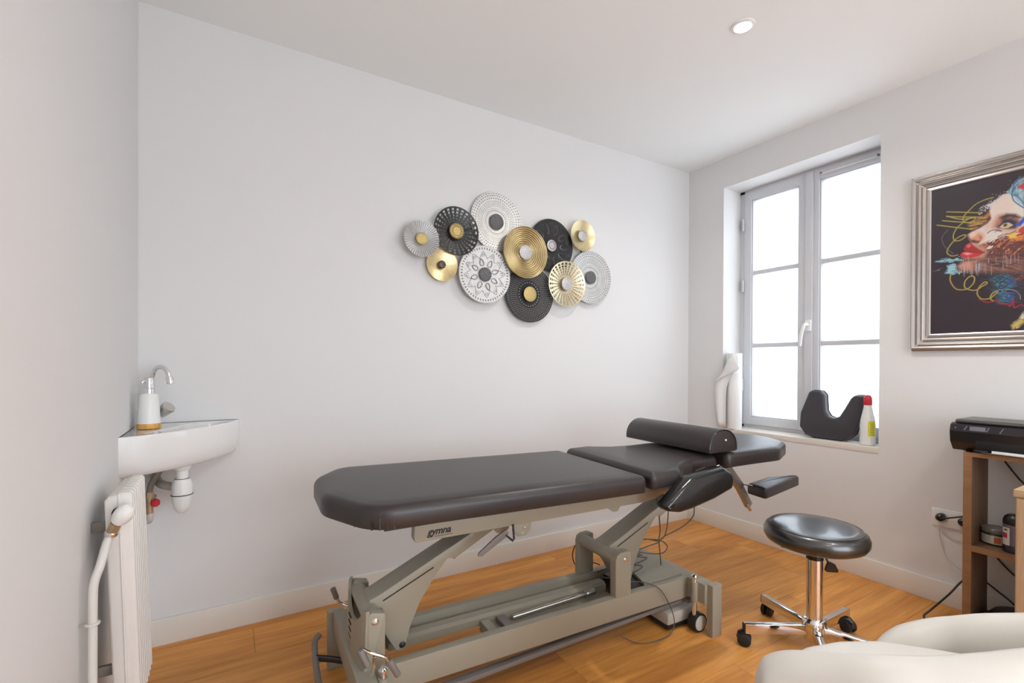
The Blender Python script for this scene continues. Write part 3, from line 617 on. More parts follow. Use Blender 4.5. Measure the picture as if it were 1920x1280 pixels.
def sculpture():
    yw = YB; C = (1.40, YB, 1.70)
    Sc = thing('wall_sculpture', 'metal wall sculpture of eleven overlapping silver, gold and black discs', 'wall art', C)
    SIL = (.66, .65, .63); DS = (.14, .14, .14); GOLD = (.62, .50, .27); BLK = (.030, .029, .030)
    silver = mat('silver_leaf', SIL, .38, .45, var=(60, .10)); gold = mat('gold_leaf', GOLD, .32, .85, var=(45, .30), bump=(120, .3)); black = mat('black_metal', BLK, .38, .4)
    dkhub = mat('dark_rough_hub', (.10, .10, .10), .5, .4, bump=(260, 1.), var=(200, 1.6)); goldhub = mat('gold_rough_hub', (.55, .42, .17), .4, .7, bump=(260, 1.), var=(200, .45)); silhub = mat('silver_rough_hub', (.52, .50, .50), .4, .6, bump=(260, 1.), var=(200, .9))
    bronze = mat('dark_bronze_hub', (.10, .07, .06), .4, .6)
    # name, centre x, z, radius, rim distance from the wall, depth of the dish, hub radius, hub material, kind
    D = [('silver_ribbed_disc', .838, 1.741, .091, .062, .018, .030, goldhub, 'ribs'), ('black_pierced_disc', 1.032, 1.809, .127, .050, .020, .040, goldhub, 'pierced_b'),
         ('gold_bowl_disc', .962, 1.632, .086, .026, .016, .020, bronze, 'plain_g'), ('silver_dotted_disc', 1.283, 1.902, .160, .026, .012, .043, dkhub, 'dots_s'),
         ('silver_flower_disc', 1.203, 1.601, .156, .044, .008, .038, dkhub, 'mandala'), ('gold_ringed_disc', 1.447, 1.746, .145, .070, .022, .041, silhub, 'rings'),
         ('black_embossed_disc', 1.652, 1.818, .156, .030, .012, .034, silhub, 'emboss'), ('black_dotted_disc', 1.502, 1.520, .162, .030, .016, .043, goldhub, 'dots_b'),
         ('gold_pierced_disc', 1.745, 1.595, .136, .062, .022, .038, silhub, 'pierced_g'), ('silver_dotted_disc', 1.950, 1.657, .163, .036, .014, .040, dkhub, 'dots_s2'),
         ('gold_bowl_disc', 1.868, 1.902, .094, .056, .020, .033, silhub, 'plain_g2')]
    fr = MB()
    for a, b in ((0, 1), (1, 2), (1, 3), (3, 4), (4, 7), (3, 6), (6, 9), (7, 8), (8, 9), (9, 10), (4, 5)):
        fr.cyl((D[a][1], yw-.0035, D[a][2]), (D[b][1], yw-.0035, D[b][2]), .0028, 8)
    fr.build('backing_frame', black, Sc, C)
    for nm, cx, cz, R, d, dep, hr, hm, kind in D:
        yr = yw-d                                   # plane of the rim; the dish sinks towards the wall
        org = (cx, yr, cz)
        P = lambda r, a, y: (r*cos(a), y, r*sin(a))
        prof = lambda r: dep*(1-(r/R)**2)
        def dish(n=72, nr=9, wave=None):
            mb = MB(); rings = []
            rr = [R*(.06+.94*i/nr) for i in range(nr+1)]
            for r in rr: rings.append(mb.ring([P(r, 2*pi*j/n, prof(r)+(wave(r, j) if wave else 0)) for j in range(n)]))
            rings.append(mb.ring([P(R, 2*pi*j/n, .003) for j in range(n)]))
            rings += [mb.ring([P(r, 2*pi*j/n, prof(r)+.003) for j in range(n)]) for r in rr[::-1][1:]]
            mb._faces(rings, True, True, True); return mb
        if kind == 'ribs':
            m = node_polar('silver_ribs', SIL, DS, [(R*.33, R*.98, 44)], .35, .5) if False else node_polar('silver_ribs', SIL, (.36, .36, .37), [(R*.33, R*.98, 44)], .4, .4)
            mb = dish(176, 5, lambda r, j: .0014*(1 if j % 4 < 2 else -1)*min(1, (r/R-.2)*3))
        elif kind.startswith('dots'):
            if kind == 'dots_b':
                bands = [(R*.40, R*.44, 26)]+[(R*k, R*(k+.028), int(70*k+14)) for k in (.50, .56, .62, .68, .74, .80, .87, .93)]
                m = node_polar('black_dots', (.032, .031, .032), (.30, .29, .28), bands, .35, .5); 
            else:
                bands = [(R*.38, R*.42, 36), (R*.54, R*.56, 60), (R*.59, R*.61, 64), (R*.64, R*.66, 68), (R*.70, R*.725, 58), (R*.79, R*.82, 56), (R*.88, R*.91, 58), (R*.95, R*.975, 60), (R*.46, R*.475, 60)]
                m = node_polar('silver_dots', SIL, (.12, .12, .12), bands, .38, .45)
            mb = dish()
        elif kind == 'rings':
            m = node_polar('gold_rings', GOLD, (.16, .09, .02), [(R*k-.0012, R*k+.0006, 0) for k in (.36, .44, .52, .60, .67, .74, .81, .88, .95)], .3, .85)
            mb = dish(84, 120, lambda r, j: .0016*cos(2*pi*r/(R*.0735)))
        elif kind in ('pierced_b', 'pierced_g'):
            # real holes: polar grid, hole cells left out
            ns = 26; sub = 6; n = ns*sub; rows = [.34, .41, .46, .50, .58, .615, .70, .735, .82, .855, .94, 1.0]; hole = {1: .5, 3: .62, 5: .5, 7: .62, 9: .6}
            if kind == 'pierced_g': ns = 28; n = ns*sub; rows = [.36, .43, .48, .52, .60, .635, .71, .745, .82, .855, .935, 1.0]
            mb = MB(); rings = [mb.ring([P(R*k, 2*pi*j/n, prof(R*k)) for j in range(n)]) for k in [.05]+rows]
            for i in range(len(rings)-1):
                for j in range(n):
                    if (i-1) in hole and i >= 1:
                        w = 3
                        if j % sub < w-(1 if i < 7 else 0): continue
                    jj = (j+1) % n; mb.bm.faces.new((rings[i][j], rings[i][jj], rings[i+1][jj], rings[i+1][j]))
            geo = bmesh.ops.extrude_face_region(mb.bm, geom=mb.bm.faces[:])
            bmesh.ops.translate(mb.bm, vec=(0, .003, 0), verts=[v for v in geo['geom'] if isinstance(v, bmesh.types.BMVert)])
            m = black if kind == 'pierced_b' else mat('pale_gold', (.74, .64, .42), .28, .8, var=(40, .15))
        elif kind == 'mandala':
            m = node_polar('silver_flower', (.70, .69, .67), (.22, .22, .22), [(R*.86, R*.93, 56), (R*.975, R*.985, 0)], .45, .35); mb = dish()
        elif kind == 'emboss': m = black; mb = dish()
        else: m = gold if kind == 'plain_g' else mat('gold_leaf_pale', (.70, .58, .34), .3, .8, var=(30, .25), bump=(150, .4)); mb = dish(72, 9, (lambda r, j: .0012*(j % 2)) if kind == 'plain_g2' else None)
        o = mb.build('disc' if False else nm, m, Sc, (0, 0, 0), ang=40); o.location = (cx-C[0], yr-C[1], cz-C[2])
        # hub on its stem
        hb = MB().lathe([(hr*.5, -dep*.7), (hr*.6, .000), (hr, .001), (hr, .005), (hr*.85, .008), (hr*.5, .0095), (0, .010)], (0, dep*.35, 0), 28, (0, -1, 0), capb=False)
        if kind in ('pierced_b',): hb.lathe([(hr*.96, -.004), (hr*1.02, .007), (hr*.9, .011), (hr*.8, .008)], (0, dep*.35, 0), 28, (0, -1, 0), capa=False, capb=False)
        hub = hb.build('hub', hm, o, (0, 0, 0))
        if kind == 'pierced_b' or kind == 'emboss':
            ds = MB()
            for j in range(16): a = 2*pi*j/16; ds.cyl((hr*.62*cos(a), dep*.35-.0065, hr*.62*sin(a)), (hr*.62*cos(a), dep*.35-.0098, hr*.62*sin(a)), hr*.085, 6)
            q = ds.build('hub_dots', black, o); q['kind'] = 'stuff'
        if kind in ('mandala', 'emboss'):
            line = mat('engraved_line', (.20, .20, .205), .5, .3) if kind == 'mandala' else mat('embossed_line', (.13, .13, .135), .3, .7)
            pt = MB()
            def Q(r, a, lift=.0012): return Vector((r*cos(a), prof(r)-lift, r*sin(a)))
            if kind == 'mandala':
                for k in range(12):
                    a = 2*pi*k/12+.1
                    pt.tube(smooth_path([Q(R*.56, a-.26), Q(R*.66, a-.15), Q(R*.80, a), Q(R*.66, a+.15), Q(R*.56, a+.26)], 4), .0011, 5)
                    pt.tube(smooth_path([Q(R*.63, a-.06), Q(R*.70, a-.04), Q(R*.72, a+.03), Q(R*.67, a+.07), Q(R*.62, a+.03)], 3), .0010, 5)
                    if k % 12 < 8:
                        b = 2*pi*k/8+.3
                        for s_, w_ in ((1, .0013), (.6, .0010)):
                            pt.tube(smooth_path([Q(R*.30, b), Q(R*.36, b-.22*s_), Q(R*.46, b-.17*s_), Q(R*(.52+.04*s_), b), Q(R*.46, b+.17*s_), Q(R*.36, b+.22*s_), Q(R*.30, b)], 4), w_, 5)
            else:
                for k in range(10):
                    a = 2*pi*k/10
                    for s_ in (1, .5):
                        pt.tube(smooth_path([Q(R*.42, a), Q(R*.55, a-.2*s_), Q(R*.70, a-.13*s_), Q(R*(.76+.08*s_), a), Q(R*.70, a+.13*s_), Q(R*.55, a+.2*s_), Q(R*.42, a)], 4), .0016, 5)
                    pt.tube(smooth_path([Q(R*.80, a+.16), Q(R*.86, a+.31), Q(R*.80, a+.46), Q(R*.74, a+.31)], 4, True), .0014, 5, closed=True)
            q = pt.build('petal_relief', line, o); q['kind'] = 'stuff'
sculpture()

# ================================================================ FRAMED ART PRINT on the right wall (flat print, painted as vertex colours)
ART_S = {'face_white':[(13.3,44.5),(14.4,45.4),(16.1,45.8),(17.5,46.6),(19.5,47.7),(20.7,49.4),(20.5,51.3),(20.2,53.1),(20.5,54.6),(18.9,55.9),(20.5,56.3),(22.5,57.6),(24.4,59.2),(26.1,59.2),(28.2,57.0),(30.8,52.3),(30.9,41.8),(26.4,39.6),(23.6,38.6),(21.6,36.6),(18.6,36.3),(16.5,37.0),(15.3,38.4),(14.4,40.0),(14.8,40.8),(14.2,42.3)],'nose':[(13.3,44.2),(14.4,44.8),(16.5,44.9),(18.1,43.6),(18.5,42.2),(17.7,40.4),(16.1,39.5),(14.6,40.5),(13.8,42.4)],'nostril':[(14.4,42.0),(15.7,42.3),(17.1,41.4),(17.5,40.2),(16.1,39.5),(14.6,40.4)],'brow':[(16.1,46.1),(17.7,47.6),(19.7,48.8),(20.5,50.2),(20.2,52.0),(18.5,51.3),(16.4,50.7),(14.4,50.1),(13.1,48.8),(14.0,46.6)],'orbit':[(22.9,50.7),(25.4,50.6),(28.3,49.3),(29.8,47.3),(30.2,45.1),(28.3,42.9),(25.5,43.6),(23.5,44.8),(22.5,44.3),(21.1,45.7),(21.7,48.0)],'eye_dark':[(24.1,48.8),(27.3,48.2),(29.0,46.4),(28.7,43.6),(26.4,43.6),(24.1,45.5),(23.1,44.7),(22.7,45.9),(23.7,46.7)],'eye_lid':[(24.3,45.2),(25.5,45.5),(27.0,44.0),(25.5,43.8)],'cheek_red':[(23.5,43.5),(30.9,42.6),(30.9,31.2),(18.6,33.6),(17.8,35.1),(17.6,36.6),(20.6,36.5),(22.6,38.3),(25.5,39.8),(24.3,41.4)],'cheek_or':[(25.5,42.5),(28.3,42.4),(30.9,41.2),(30.9,38.1),(28.4,37.6),(26.1,39.9)],'lip1':[(12.1,39.6),(13.2,40.4),(14.4,39.7),(15.7,37.5),(17.2,35.2),(17.8,33.7),(14.5,35.5),(12.7,37.8)],'lip2':[(10.6,35.8),(11.6,36.5),(14.0,35.9),(16.4,34.3),(14.5,34.0),(11.6,34.9)],'chin':[(8.9,30.4),(10.7,32.3),(13.1,32.9),(17.8,34.2),(23.3,32.5),(30.9,30.5),(31.0,24.5),(23.3,25.8),(13.1,27.3),(10.4,28.2)],'chin_or':[(10.2,30.8),(13.1,32.2),(15.0,30.3),(14.6,28.5),(11.7,28.3)],'blue1':[(1.2,34.4),(4.1,35.2),(7.4,35.1),(10.6,34.8),(10.6,33.3),(7.4,33.3),(3.6,33.5)],'blue2':[(4.9,28.1),(6.2,30.5),(5.9,31.7),(8.9,31.5),(9.2,29.0),(11.2,27.7),(7.7,27.6)],'blue3':[(20.6,23.7),(23.3,24.5),(25.5,24.8),(27.7,21.4),(28.2,17.7),(26.7,12.5),(23.4,12.2),(21.8,18.0)],'bluetop':[(25.7,59.9),(26.9,61.4),(28.2,63.4),(30.7,64.2),(30.8,51.8),(29.0,53.9),(27.1,57.9)],'dark_r':[(17.9,26.0),(30.9,27.5),(31.1,10.2),(26.7,10.6),(21.1,18.0),(17.9,22.2)],'hand':[(27.2,2.4),(29.7,4.9),(31.1,8.1),(31.1,3.3),(29.5,1.6),(27.8,0.5)]}
ART_L = {'y1':[(5.6,56.7),(12.2,54.7),(17.5,53.0)],'y2':[(5.5,54.6),(11.4,52.8),(17.7,51.1)],'y3':[(4.0,53.0),(10.5,50.7),(17.7,48.2)],'y4':[(2.0,51.4),(9.0,48.6),(14.4,46.5)],'y5':[(5.6,54.7),(10.5,52.0),(15.6,51.5)],'loop1':[(21.3,58.8),(18.4,58.5),(15.6,57.4),(13.3,55.2),(11.6,53.1),(11.4,50.9),(13.1,49.8),(15.2,50.5),(15.2,51.8),(13.3,51.5),(11.4,50.3),(9.2,48.3),(8.0,45.4),(8.4,42.7),(10.6,42.5),(12.3,43.9),(11.6,44.6),(9.7,43.9),(7.9,42.3),(6.2,39.7),(5.8,37.5),(7.5,35.8),(9.5,35.9)],'loop2':[(7.2,27.7),(7.0,24.5),(8.5,21.0),(10.5,19.7),(13.2,20.0),(15.1,22.3),(15.3,24.8),(13.9,25.4),(12.2,23.4),(12.2,20.5),(14.6,19.0),(16.3,19.1),(17.9,20.3),(19.5,21.4),(18.8,22.1),(17.0,20.2),(16.3,17.4),(17.5,15.0),(19.6,14.5),(21.1,15.2),(22.9,17.2),(22.3,17.6),(20.9,16.2),(20.7,14.4),(21.8,13.3)],'red':[(17.0,14.8),(18.9,13.3),(21.2,13.1),(22.7,13.8),(23.8,11.9),(26.0,11.6),(26.9,10.6),(27.8,13.3),(28.0,9.9),(29.9,10.9),(31.1,10.2)],'grey1':[(6.1,48.2),(4.3,46.0),(3.9,44.0),(4.8,40.9),(6.2,38.9),(8.0,36.8)],'bluel':[(29.5,65.4),(27.8,62.4),(27.1,59.2),(27.5,55.9),(29.2,53.3),(30.8,51.5)],'bluel2':[(30.7,63.4),(28.6,62.2),(27.3,59.4),(27.1,57.9),(28.6,57.2),(30.1,54.6),(30.8,52.8)],'white1':[(22.9,18.1),(25.6,17.9),(28.2,17.1),(29.7,15.1),(29.9,13.3)]}

def art():
    X0 = 2.885; Y0, Z0 = .931, 1.269; WID, HGT = .68, .68
    A = thing('framed_art_print', 'colourful face painting on black in a ridged silver frame, right of the window', 'picture', (XR, Y0-WID/2, Z0+HGT/2)); off = (XR, Y0-WID/2, Z0+HGT/2)
    # raster the print
    nu = nv = 340; import numpy as np
    u = (np.arange(nu)+.5)/nu*WID*100; v = (np.arange(nv)+.5)/nv*HGT*100; U, V = np.meshgrid(u, v)
    rng = np.random.RandomState(4)
    def noise(s, oct=3):
        o = np.zeros((nv, nu)); amp = 1; tot = 0
        for k in range(oct):
            g = rng.rand(int(68/s)+3, int(68/s)+3); x = U/s; y = V/s; xi = x.astype(int); yi = y.astype(int); fx = x-xi; fy = y-yi; fx = fx*fx*(3-2*fx); fy = fy*fy*(3-2*fy)
            o += amp*((g[yi, xi]*(1-fx)+g[yi, xi+1]*fx)*(1-fy)+(g[yi+1, xi]*(1-fx)+g[yi+1, xi+1]*fx)*fy); tot += amp; amp *= .6; s = s/2
        return o/tot
    img = np.zeros((nv, nu, 3)); img[:] = (.030, .021, .028)
    n1 = noise(3); n2 = noise(1.2); n3 = noise(6); jx = (noise(2)-.5); jy = (noise(2)-.5)
    def inside(poly, wob=.5):
        x = U+jx*wob*2; y = V+jy*wob*2; r = np.zeros_like(U, bool); k = len(poly)
        for i in range(k):
            (x1, y1), (x2, y2) = poly[i], poly[(i+1) % k]
            if y1 == y2: continue
            r ^= ((y1 > y) != (y2 > y)) & (x < (x2-x1)*(y-y1)/(y2-y1)+x1)
        return r
    def soft(poly, s=.6, wob=.5):
        d = np.full(U.shape, 1e9)
        for i in range(len(poly)):
            d = np.minimum(d, seg(poly[i], poly[(i+1) % len(poly)]))
        return np.clip(np.where(inside(poly, wob), .5+d/(2*s), .5-d/(2*s)), 0, 1)
    def seg(a, b):
        ax, ay = a; bx, by = b; dx, dy = bx-ax, by-ay; L = dx*dx+dy*dy+1e-9; t = np.clip(((U-ax)*dx+(V-ay)*dy)/L, 0, 1)
        return np.hypot(U-ax-t*dx, V-ay-t*dy)
    def lay(mask, col, k=1.):
        nonlocal img
        m = (mask*k)[..., None]; img = img*(1-m)+np.array(col)*m
    def stroke(pts, w, col, k=1.):
        P = smooth_path([(p[0], p[1], 0) for p in pts], 5); d = np.full(U.shape, 1e9)
        for a, b in zip(P[:-1], P[1:]): d = np.minimum(d, seg((a.x, a.y), (b.x, b.y)))
        lay(np.clip((w/2+.12-d)/.24, 0, 1), col, k)
    S = ART_S; Lr = ART_L
    def streak(sx, sy, ang):
        c_, s_ = cos(ang), sin(ang); x = (U*c_+V*s_+200)/sx; y = (-U*s_+V*c_+200)/sy; q = rng.rand(512, 512)
        xi = x.astype(int); yi = y.astype(int); fx = x-xi; fy = y-yi
        h = lambda i, j: q[i % 512, j % 512]
        return (h(yi, xi)*(1-fx)+h(yi, xi+1)*fx)*(1-fy)+(h(yi+1, xi)*(1-fx)+h(yi+1, xi+1)*fx)*fy
    st1 = streak(2.5, .35, .75); st2 = streak(1.6, .25, -.35); st3 = streak(3, .3, .05); fine = streak(.35, .35, 0)
    # right side of the head (continues out of view): dark red, teal and ochre strokes
    lay(soft(S['dark_r'], 1.2, 2)*(st2 > .40), (.045, .04, .055))
    rt = soft([(29, 60), (44, 62), (56, 50), (58, 34), (50, 20), (40, 14), (29, 22)], 3, 3)
    lay(rt*(st1 > .45), (.22, .035, .02), .8); lay(rt*(st2 > .58), (.04, .10, .16), .8); lay(rt*(st1 > .74), (.55, .22, .04), .6)
    lay(soft(S['blue3'], 1.0, 2)*(st2 > .42), (.045, .15, .21)); lay(soft(S['blue3'], 1, 2)*(st1 > .66), (.02, .05, .09), .9); lay(soft(S['blue3'], 1, 2)*(n1 > .62), (.04, .07, .28), .7); lay(soft(S['blue3'], 1, 2)*(fine > .90), (.40, .50, .55), .8)
    lay(soft(S['chin'], .9, .5), (.24, .105, .075)); lay(soft(S['chin'], 1.2, .6)*(st2 > .50)*np.clip((U-16)/5, 0, 1), (.045, .035, .05), .85); lay(soft(S['chin_or'], .7), (.52, .20, .11)); lay(soft([(10, 30.6), (13, 32.3), (16, 32), (14, 30.8)], .8), (.62, .33, .22), .7)
    lay(soft(S['brow'], .7, .8)*(st3 > .3), (.17, .075, .05)); lay(soft(S['brow'], .7)*(st3 > .62), (.55, .33, .06), .8); lay(soft([(18.5, 51), (20.6, 53.8), (21.2, 51), (20.6, 49)], .7), (.55, .20, .05), .8)
    lay(soft([(19.5, 50.8), (20.9, 51.2), (20.9, 49.2), (19.5, 47.9), (18.2, 47.4)], .5), (.04, .02, .03), .9)
    # cheek with torn strokes, then the pale face
    lay(soft(S['cheek_red'], .8, 1.2), (.13, .045, .04)); lay(soft(S['cheek_red'], 1.2, 2)*(st1 > .55), (.40, .10, .04)); lay(soft(S['cheek_red'], 1.2, 2)*(st1 > .78), (.55, .28, .08)); lay(soft(S['cheek_red'], .8, 1.2)*(st2 < .28), (.03, .02, .03))
    lay(soft(S['face_white'], .25, .35), (.66, .60, .54)); lay(soft(S['face_white'], .5)*np.clip((n3-.5)*4, 0, 1), (.70, .47, .37), .4)
    ragged = soft([(15, 38.2), (22, 40.6), (26, 41.5), (31, 42), (31, 36), (20, 33)], .5, 1.5)
    lay(ragged*(st1 > .38), (.13, .045, .04)); lay(ragged*(st1 > .66), (.42, .13, .05)); lay(ragged*(fine > .85), (.6, .5, .45), .7)
    lay(soft(S['cheek_or'], .6, 1)*(st3 > .35), (.62, .20, .05)); lay(soft([(26, 41.5), (28.2, 41.8), (28.6, 39.6), (26.5, 39.6)], .3, .5), (.68, .52, .10), .9); lay(soft([(29, 43), (31, 44.5), (31, 40.5), (29, 41)], .3, .5)*(st3 > .4), (.50, .05, .03))
    # nose: bridge shading, ball, nostril, wing
    lay(soft(S['nose'], .9), (.60, .27, .17)); lay(soft([(13.4, 44.0), (14.5, 44.9), (16.2, 44.6), (15.4, 43.2), (14.0, 42.9)], .6), (.76, .55, .45), .9)
    lay(soft([(14.2, 41.8), (15.4, 41.6), (16.4, 40.9), (17.3, 40.9), (16.6, 39.7), (15.0, 40.0), (14.1, 40.9)], .35), (.12, .04, .04)); lay(soft([(16.9, 43.2), (17.8, 42.2), (17.6, 40.9), (17.0, 41.8)], .3), (.30, .10, .07), .8)
    lay(soft([(18.3, 47.0), (20.8, 48.8), (21.8, 50.4), (22.2, 48.2), (20.6, 45.8), (19.6, 44.2), (18.8, 44.6)], 1.2), (.66, .36, .26), .7)
    # eye: orbit, lids, iris
    lay(soft(S['orbit'], 1.0), (.42, .17, .11)); lay(soft([(23.2, 49.4), (25.5, 50.6), (28.3, 49.6), (30.2, 47.6), (29, 47.6), (26.5, 48.8), (24.3, 48.4)], .5), (.07, .04, .04)); lay(soft(S['eye_dark'], .7)*(st3 > .2), (.045, .035, .06))
    lay(soft([(23.2, 45.3), (24.6, 46.6), (26.2, 46.6), (27.6, 45.2), (26.0, 44.3), (24.4, 44.5)], .25, .1), (.52, .44, .33)); lay(soft([(24.5, 46.3), (25.4, 46.5), (25.9, 45.7), (25.2, 44.9), (24.5, 45.3)], .15, 0), (.16, .12, .03)); lay(soft([(24.9, 46.0), (25.3, 46.0), (25.3, 45.5), (24.9, 45.5)], .12, 0), (.01, .01, .01))
    stroke([(23.0, 45.4), (24.5, 46.9), (26.3, 46.8), (27.9, 45.2)], .35, (.02, .015, .02)); stroke([(23.2, 45.0), (24.6, 44.2), (26.3, 44.1), (27.8, 44.8)], .2, (.10, .04, .03))
    lay(soft([(22.6, 44.6), (24.6, 43.8), (27, 43.2), (29, 43.0), (27, 42.4), (24, 42.8)], .6), (.62, .36, .26), .8)
    lay(soft([(28.2, 45.2), (29.6, 46.4), (31, 48.5), (31, 45.8), (29.6, 44.2)], .3, .8), (.03, .09, .42))
    stroke([(19.5, 43.5), (20.3, 44.2), (21.3, 44.5), (22.5, 44.2), (24, 43.6)], .32, (.02, .02, .02)); stroke([(22.8, 41.2), (24.5, 41.9), (26.5, 41.8), (28.5, 42.6)], .28, (.03, .02, .02)); stroke([(21.8, 43.4), (22.8, 43.8), (23.8, 43.4)], .22, (.02, .02, .02))
    # mouth
    lay(soft([(13.8, 40.2), (16, 39.6), (18.6, 37.4), (19.6, 35.2), (18.6, 33.2), (15.5, 32.6), (12.0, 33.4), (11.2, 34.6)], .7, .4), (.46, .24, .18))
    lay(soft([(11.5, 37.9), (12.1, 39.6), (13.0, 40.5), (14.3, 40.1), (15.2, 38.7), (16.8, 37.0), (18.8, 35.3), (16.6, 35.5), (14.0, 36.5), (12.2, 37.2)], .25, .12), (.36, .025, .03)); lay(soft([(12.7, 39.6), (13.6, 40.0), (14.0, 38.9), (13.0, 38.5)], .4, 0), (.72, .18, .16), .9)
    lay(soft([(10.4, 35.7), (11.3, 36.9), (13.2, 36.8), (15.8, 35.8), (18.4, 35.1), (16.6, 33.9), (13.8, 33.5), (11.6, 34.1)], .25, .12), (.52, .035, .045)); lay(soft([(11.4, 36.3), (13.0, 36.2), (14.4, 35.4), (12.6, 35.3)], .35, 0), (.85, .35, .33), .9)
    stroke([(11.0, 36.9), (12.6, 37.0), (14.6, 36.3), (16.8, 35.4), (18.6, 35.2)], .28, (.06, .01, .015)); lay(soft([(11.4, 33.6), (14, 33.0), (17, 33.2), (15, 32.2), (12, 32.6)], .5), (.11, .05, .045), .8)
    lay(soft(S['blue1'], .3, 1.6)*(st3 > .38), (.24, .46, .54)); lay(soft(S['blue2'], .3, 1.3)*(st3 > .22), (.28, .52, .60)); lay(soft([(.5, 29.6), (4, 30.4), (4, 29.2)], .6, 1)*(st3 > .65), (.5, .5, .5), .7)
    # forehead spatter
    for i in range(420):
        x = 16.5+12.5*rng.rand(); y = 53.2+(x-17)*.60+abs(rng.randn())*2.0-.9; r = .08+.22*rng.rand()**2
        lay(np.clip((r-np.hypot(U-x, V-y))/.12, 0, 1), (.55, .52, .52), .5+.5*rng.rand())
    lay(soft(S['bluetop'], .5, .8)*np.clip(st1*1.6, .35, 1), (.22, .44, .54)); lay(soft(S['bluetop'], 1.2, .8)*(U > 29.3), (.5, .52, .50), .5); lay(soft([(28.5, 61), (31, 62.5), (31, 59), (29.5, 60)], .4), (.45, .05, .08))
    stroke(Lr['bluel'], .38, (.03, .12, .28)); stroke(Lr['bluel2'], .32, (.03, .12, .28))
    for i in range(34):
        x = 10+20*rng.rand(); y = 36-8*rng.rand(); stroke([(x, y), (x, y-1.5-3*rng.rand())], .14, (.45, .40, .44), .6)
    for i in range(26):
        x = 10+10*rng.rand(); y = 30.5; stroke([(x, y), (x+.1, y-1-4*rng.rand())], .14, (.35, .42, .46), .7)
    YC = (.38, .31, .06)
    for k in ('y1', 'y2', 'y3', 'y4', 'y5'): stroke(Lr[k], .42, YC)
    stroke(Lr['loop1'], .40, YC); stroke(Lr['loop2'], .42, (.40, .30, .07)); stroke(Lr['red'], .42, (.32, .02, .03)); stroke(Lr['grey1'], .16, (.20, .18, .19)); stroke(Lr['white1'], .16, (.35, .33, .33))
    lay(soft(S['hand'], .5, 1)*(n2 > .3), (.52, .40, .12)); lay(soft(S['hand'], .5, 1)*(n1 > .62), (.62, .60, .55))
    # grid mesh carrying the print
    ys = Y0-np.linspace(0, WID, nu+1); zs = Z0+np.linspace(0, HGT, nv+1)
    vs = np.zeros(((nu+1)*(nv+1), 3)); YY, ZZ = np.meshgrid(ys, zs); vs[:, 0] = X0-off[0]; vs[:, 1] = YY.ravel()-off[1]; vs[:, 2] = ZZ.ravel()-off[2]
    idx = np.arange((nu+1)*(nv+1)).reshape(nv+1, nu+1); q = np.stack([idx[:-1, :-1], idx[1:, :-1], idx[1:, 1:], idx[:-1, 1:]], -1).reshape(-1, 4)
    me = bpy.data.meshes.new('canvas'); me.vertices.add(len(vs)); me.vertices.foreach_set('co', vs.ravel())
    me.loops.add(q.size); me.loops.foreach_set('vertex_index', q.ravel()); me.polygons.add(len(q)); me.polygons.foreach_set('loop_start', np.arange(0, q.size, 4)); me.update()
    ca = me.color_attributes.new('print', 'FLOAT_COLOR', 'CORNER'); cc = np.ones((len(q), 4, 4)); cc[:, :, :3] = np.clip(img, 0, 1).reshape(-1, 1, 3)
    ca.data.foreach_set('color', cc.ravel().astype('f4')); me.validate()
    m = bpy.data.materials.new('art_print'); m.use_nodes = True; b = m.node_tree.nodes['Principled BSDF']; at = m.node_tree.nodes.new('ShaderNodeAttribute'); at.attribute_name = 'print'
    m.node_tree.links.new(at.outputs['Color'], b.inputs['Base Color']); b.inputs['Roughness'].default_value = .45
    me.materials.append(m); o = bpy.data.objects.new('canvas', me); COL.objects.link(o); o.parent = A
    # ridged frame: four mitred mouldings swept from one profile (distance from opening, height above wall)
    prof = [(0, .004), (0, .018), (.005, .020), (.013, .019), (.014, .014), (.017, .015), (.020, .022), (.026, .024), (.031, .020), (.032, .015), (.035, .016), (.038, .024), (.045, .026), (.050, .021), (.051, .016), (.054, .018), (.058, .028), (.066, .031), (.072, .028), (.073, .020), (.076, .018), (.080, .020), (.081, .014), (.081, 0)]
    y1, z1 = Y0-WID, Z0+HGT; cs = [(Y0, Z0), (Y0, z1), (y1, z1), (y1, Z0)]; dr = [(1, -1), (1, 1), (-1, 1), (-1, -1)]
    for i, nm in enumerate(('frame_side', 'frame_top', 'frame_side', 'frame_bottom')):
        j = (i+1) % 4; mb = MB()
        A1 = mb.ring([(XR-h-.001, cs[i][0]+dr[i][0]*d, cs[i][1]+dr[i][1]*d) for d, h in prof]); B1 = mb.ring([(XR-h-.001, cs[j][0]+dr[j][0]*d, cs[j][1]+dr[j][1]*d) for d, h in prof])
        mb._faces([A1, B1]); mb.build(nm, SILVERFR, A, off, ang=25)
art()

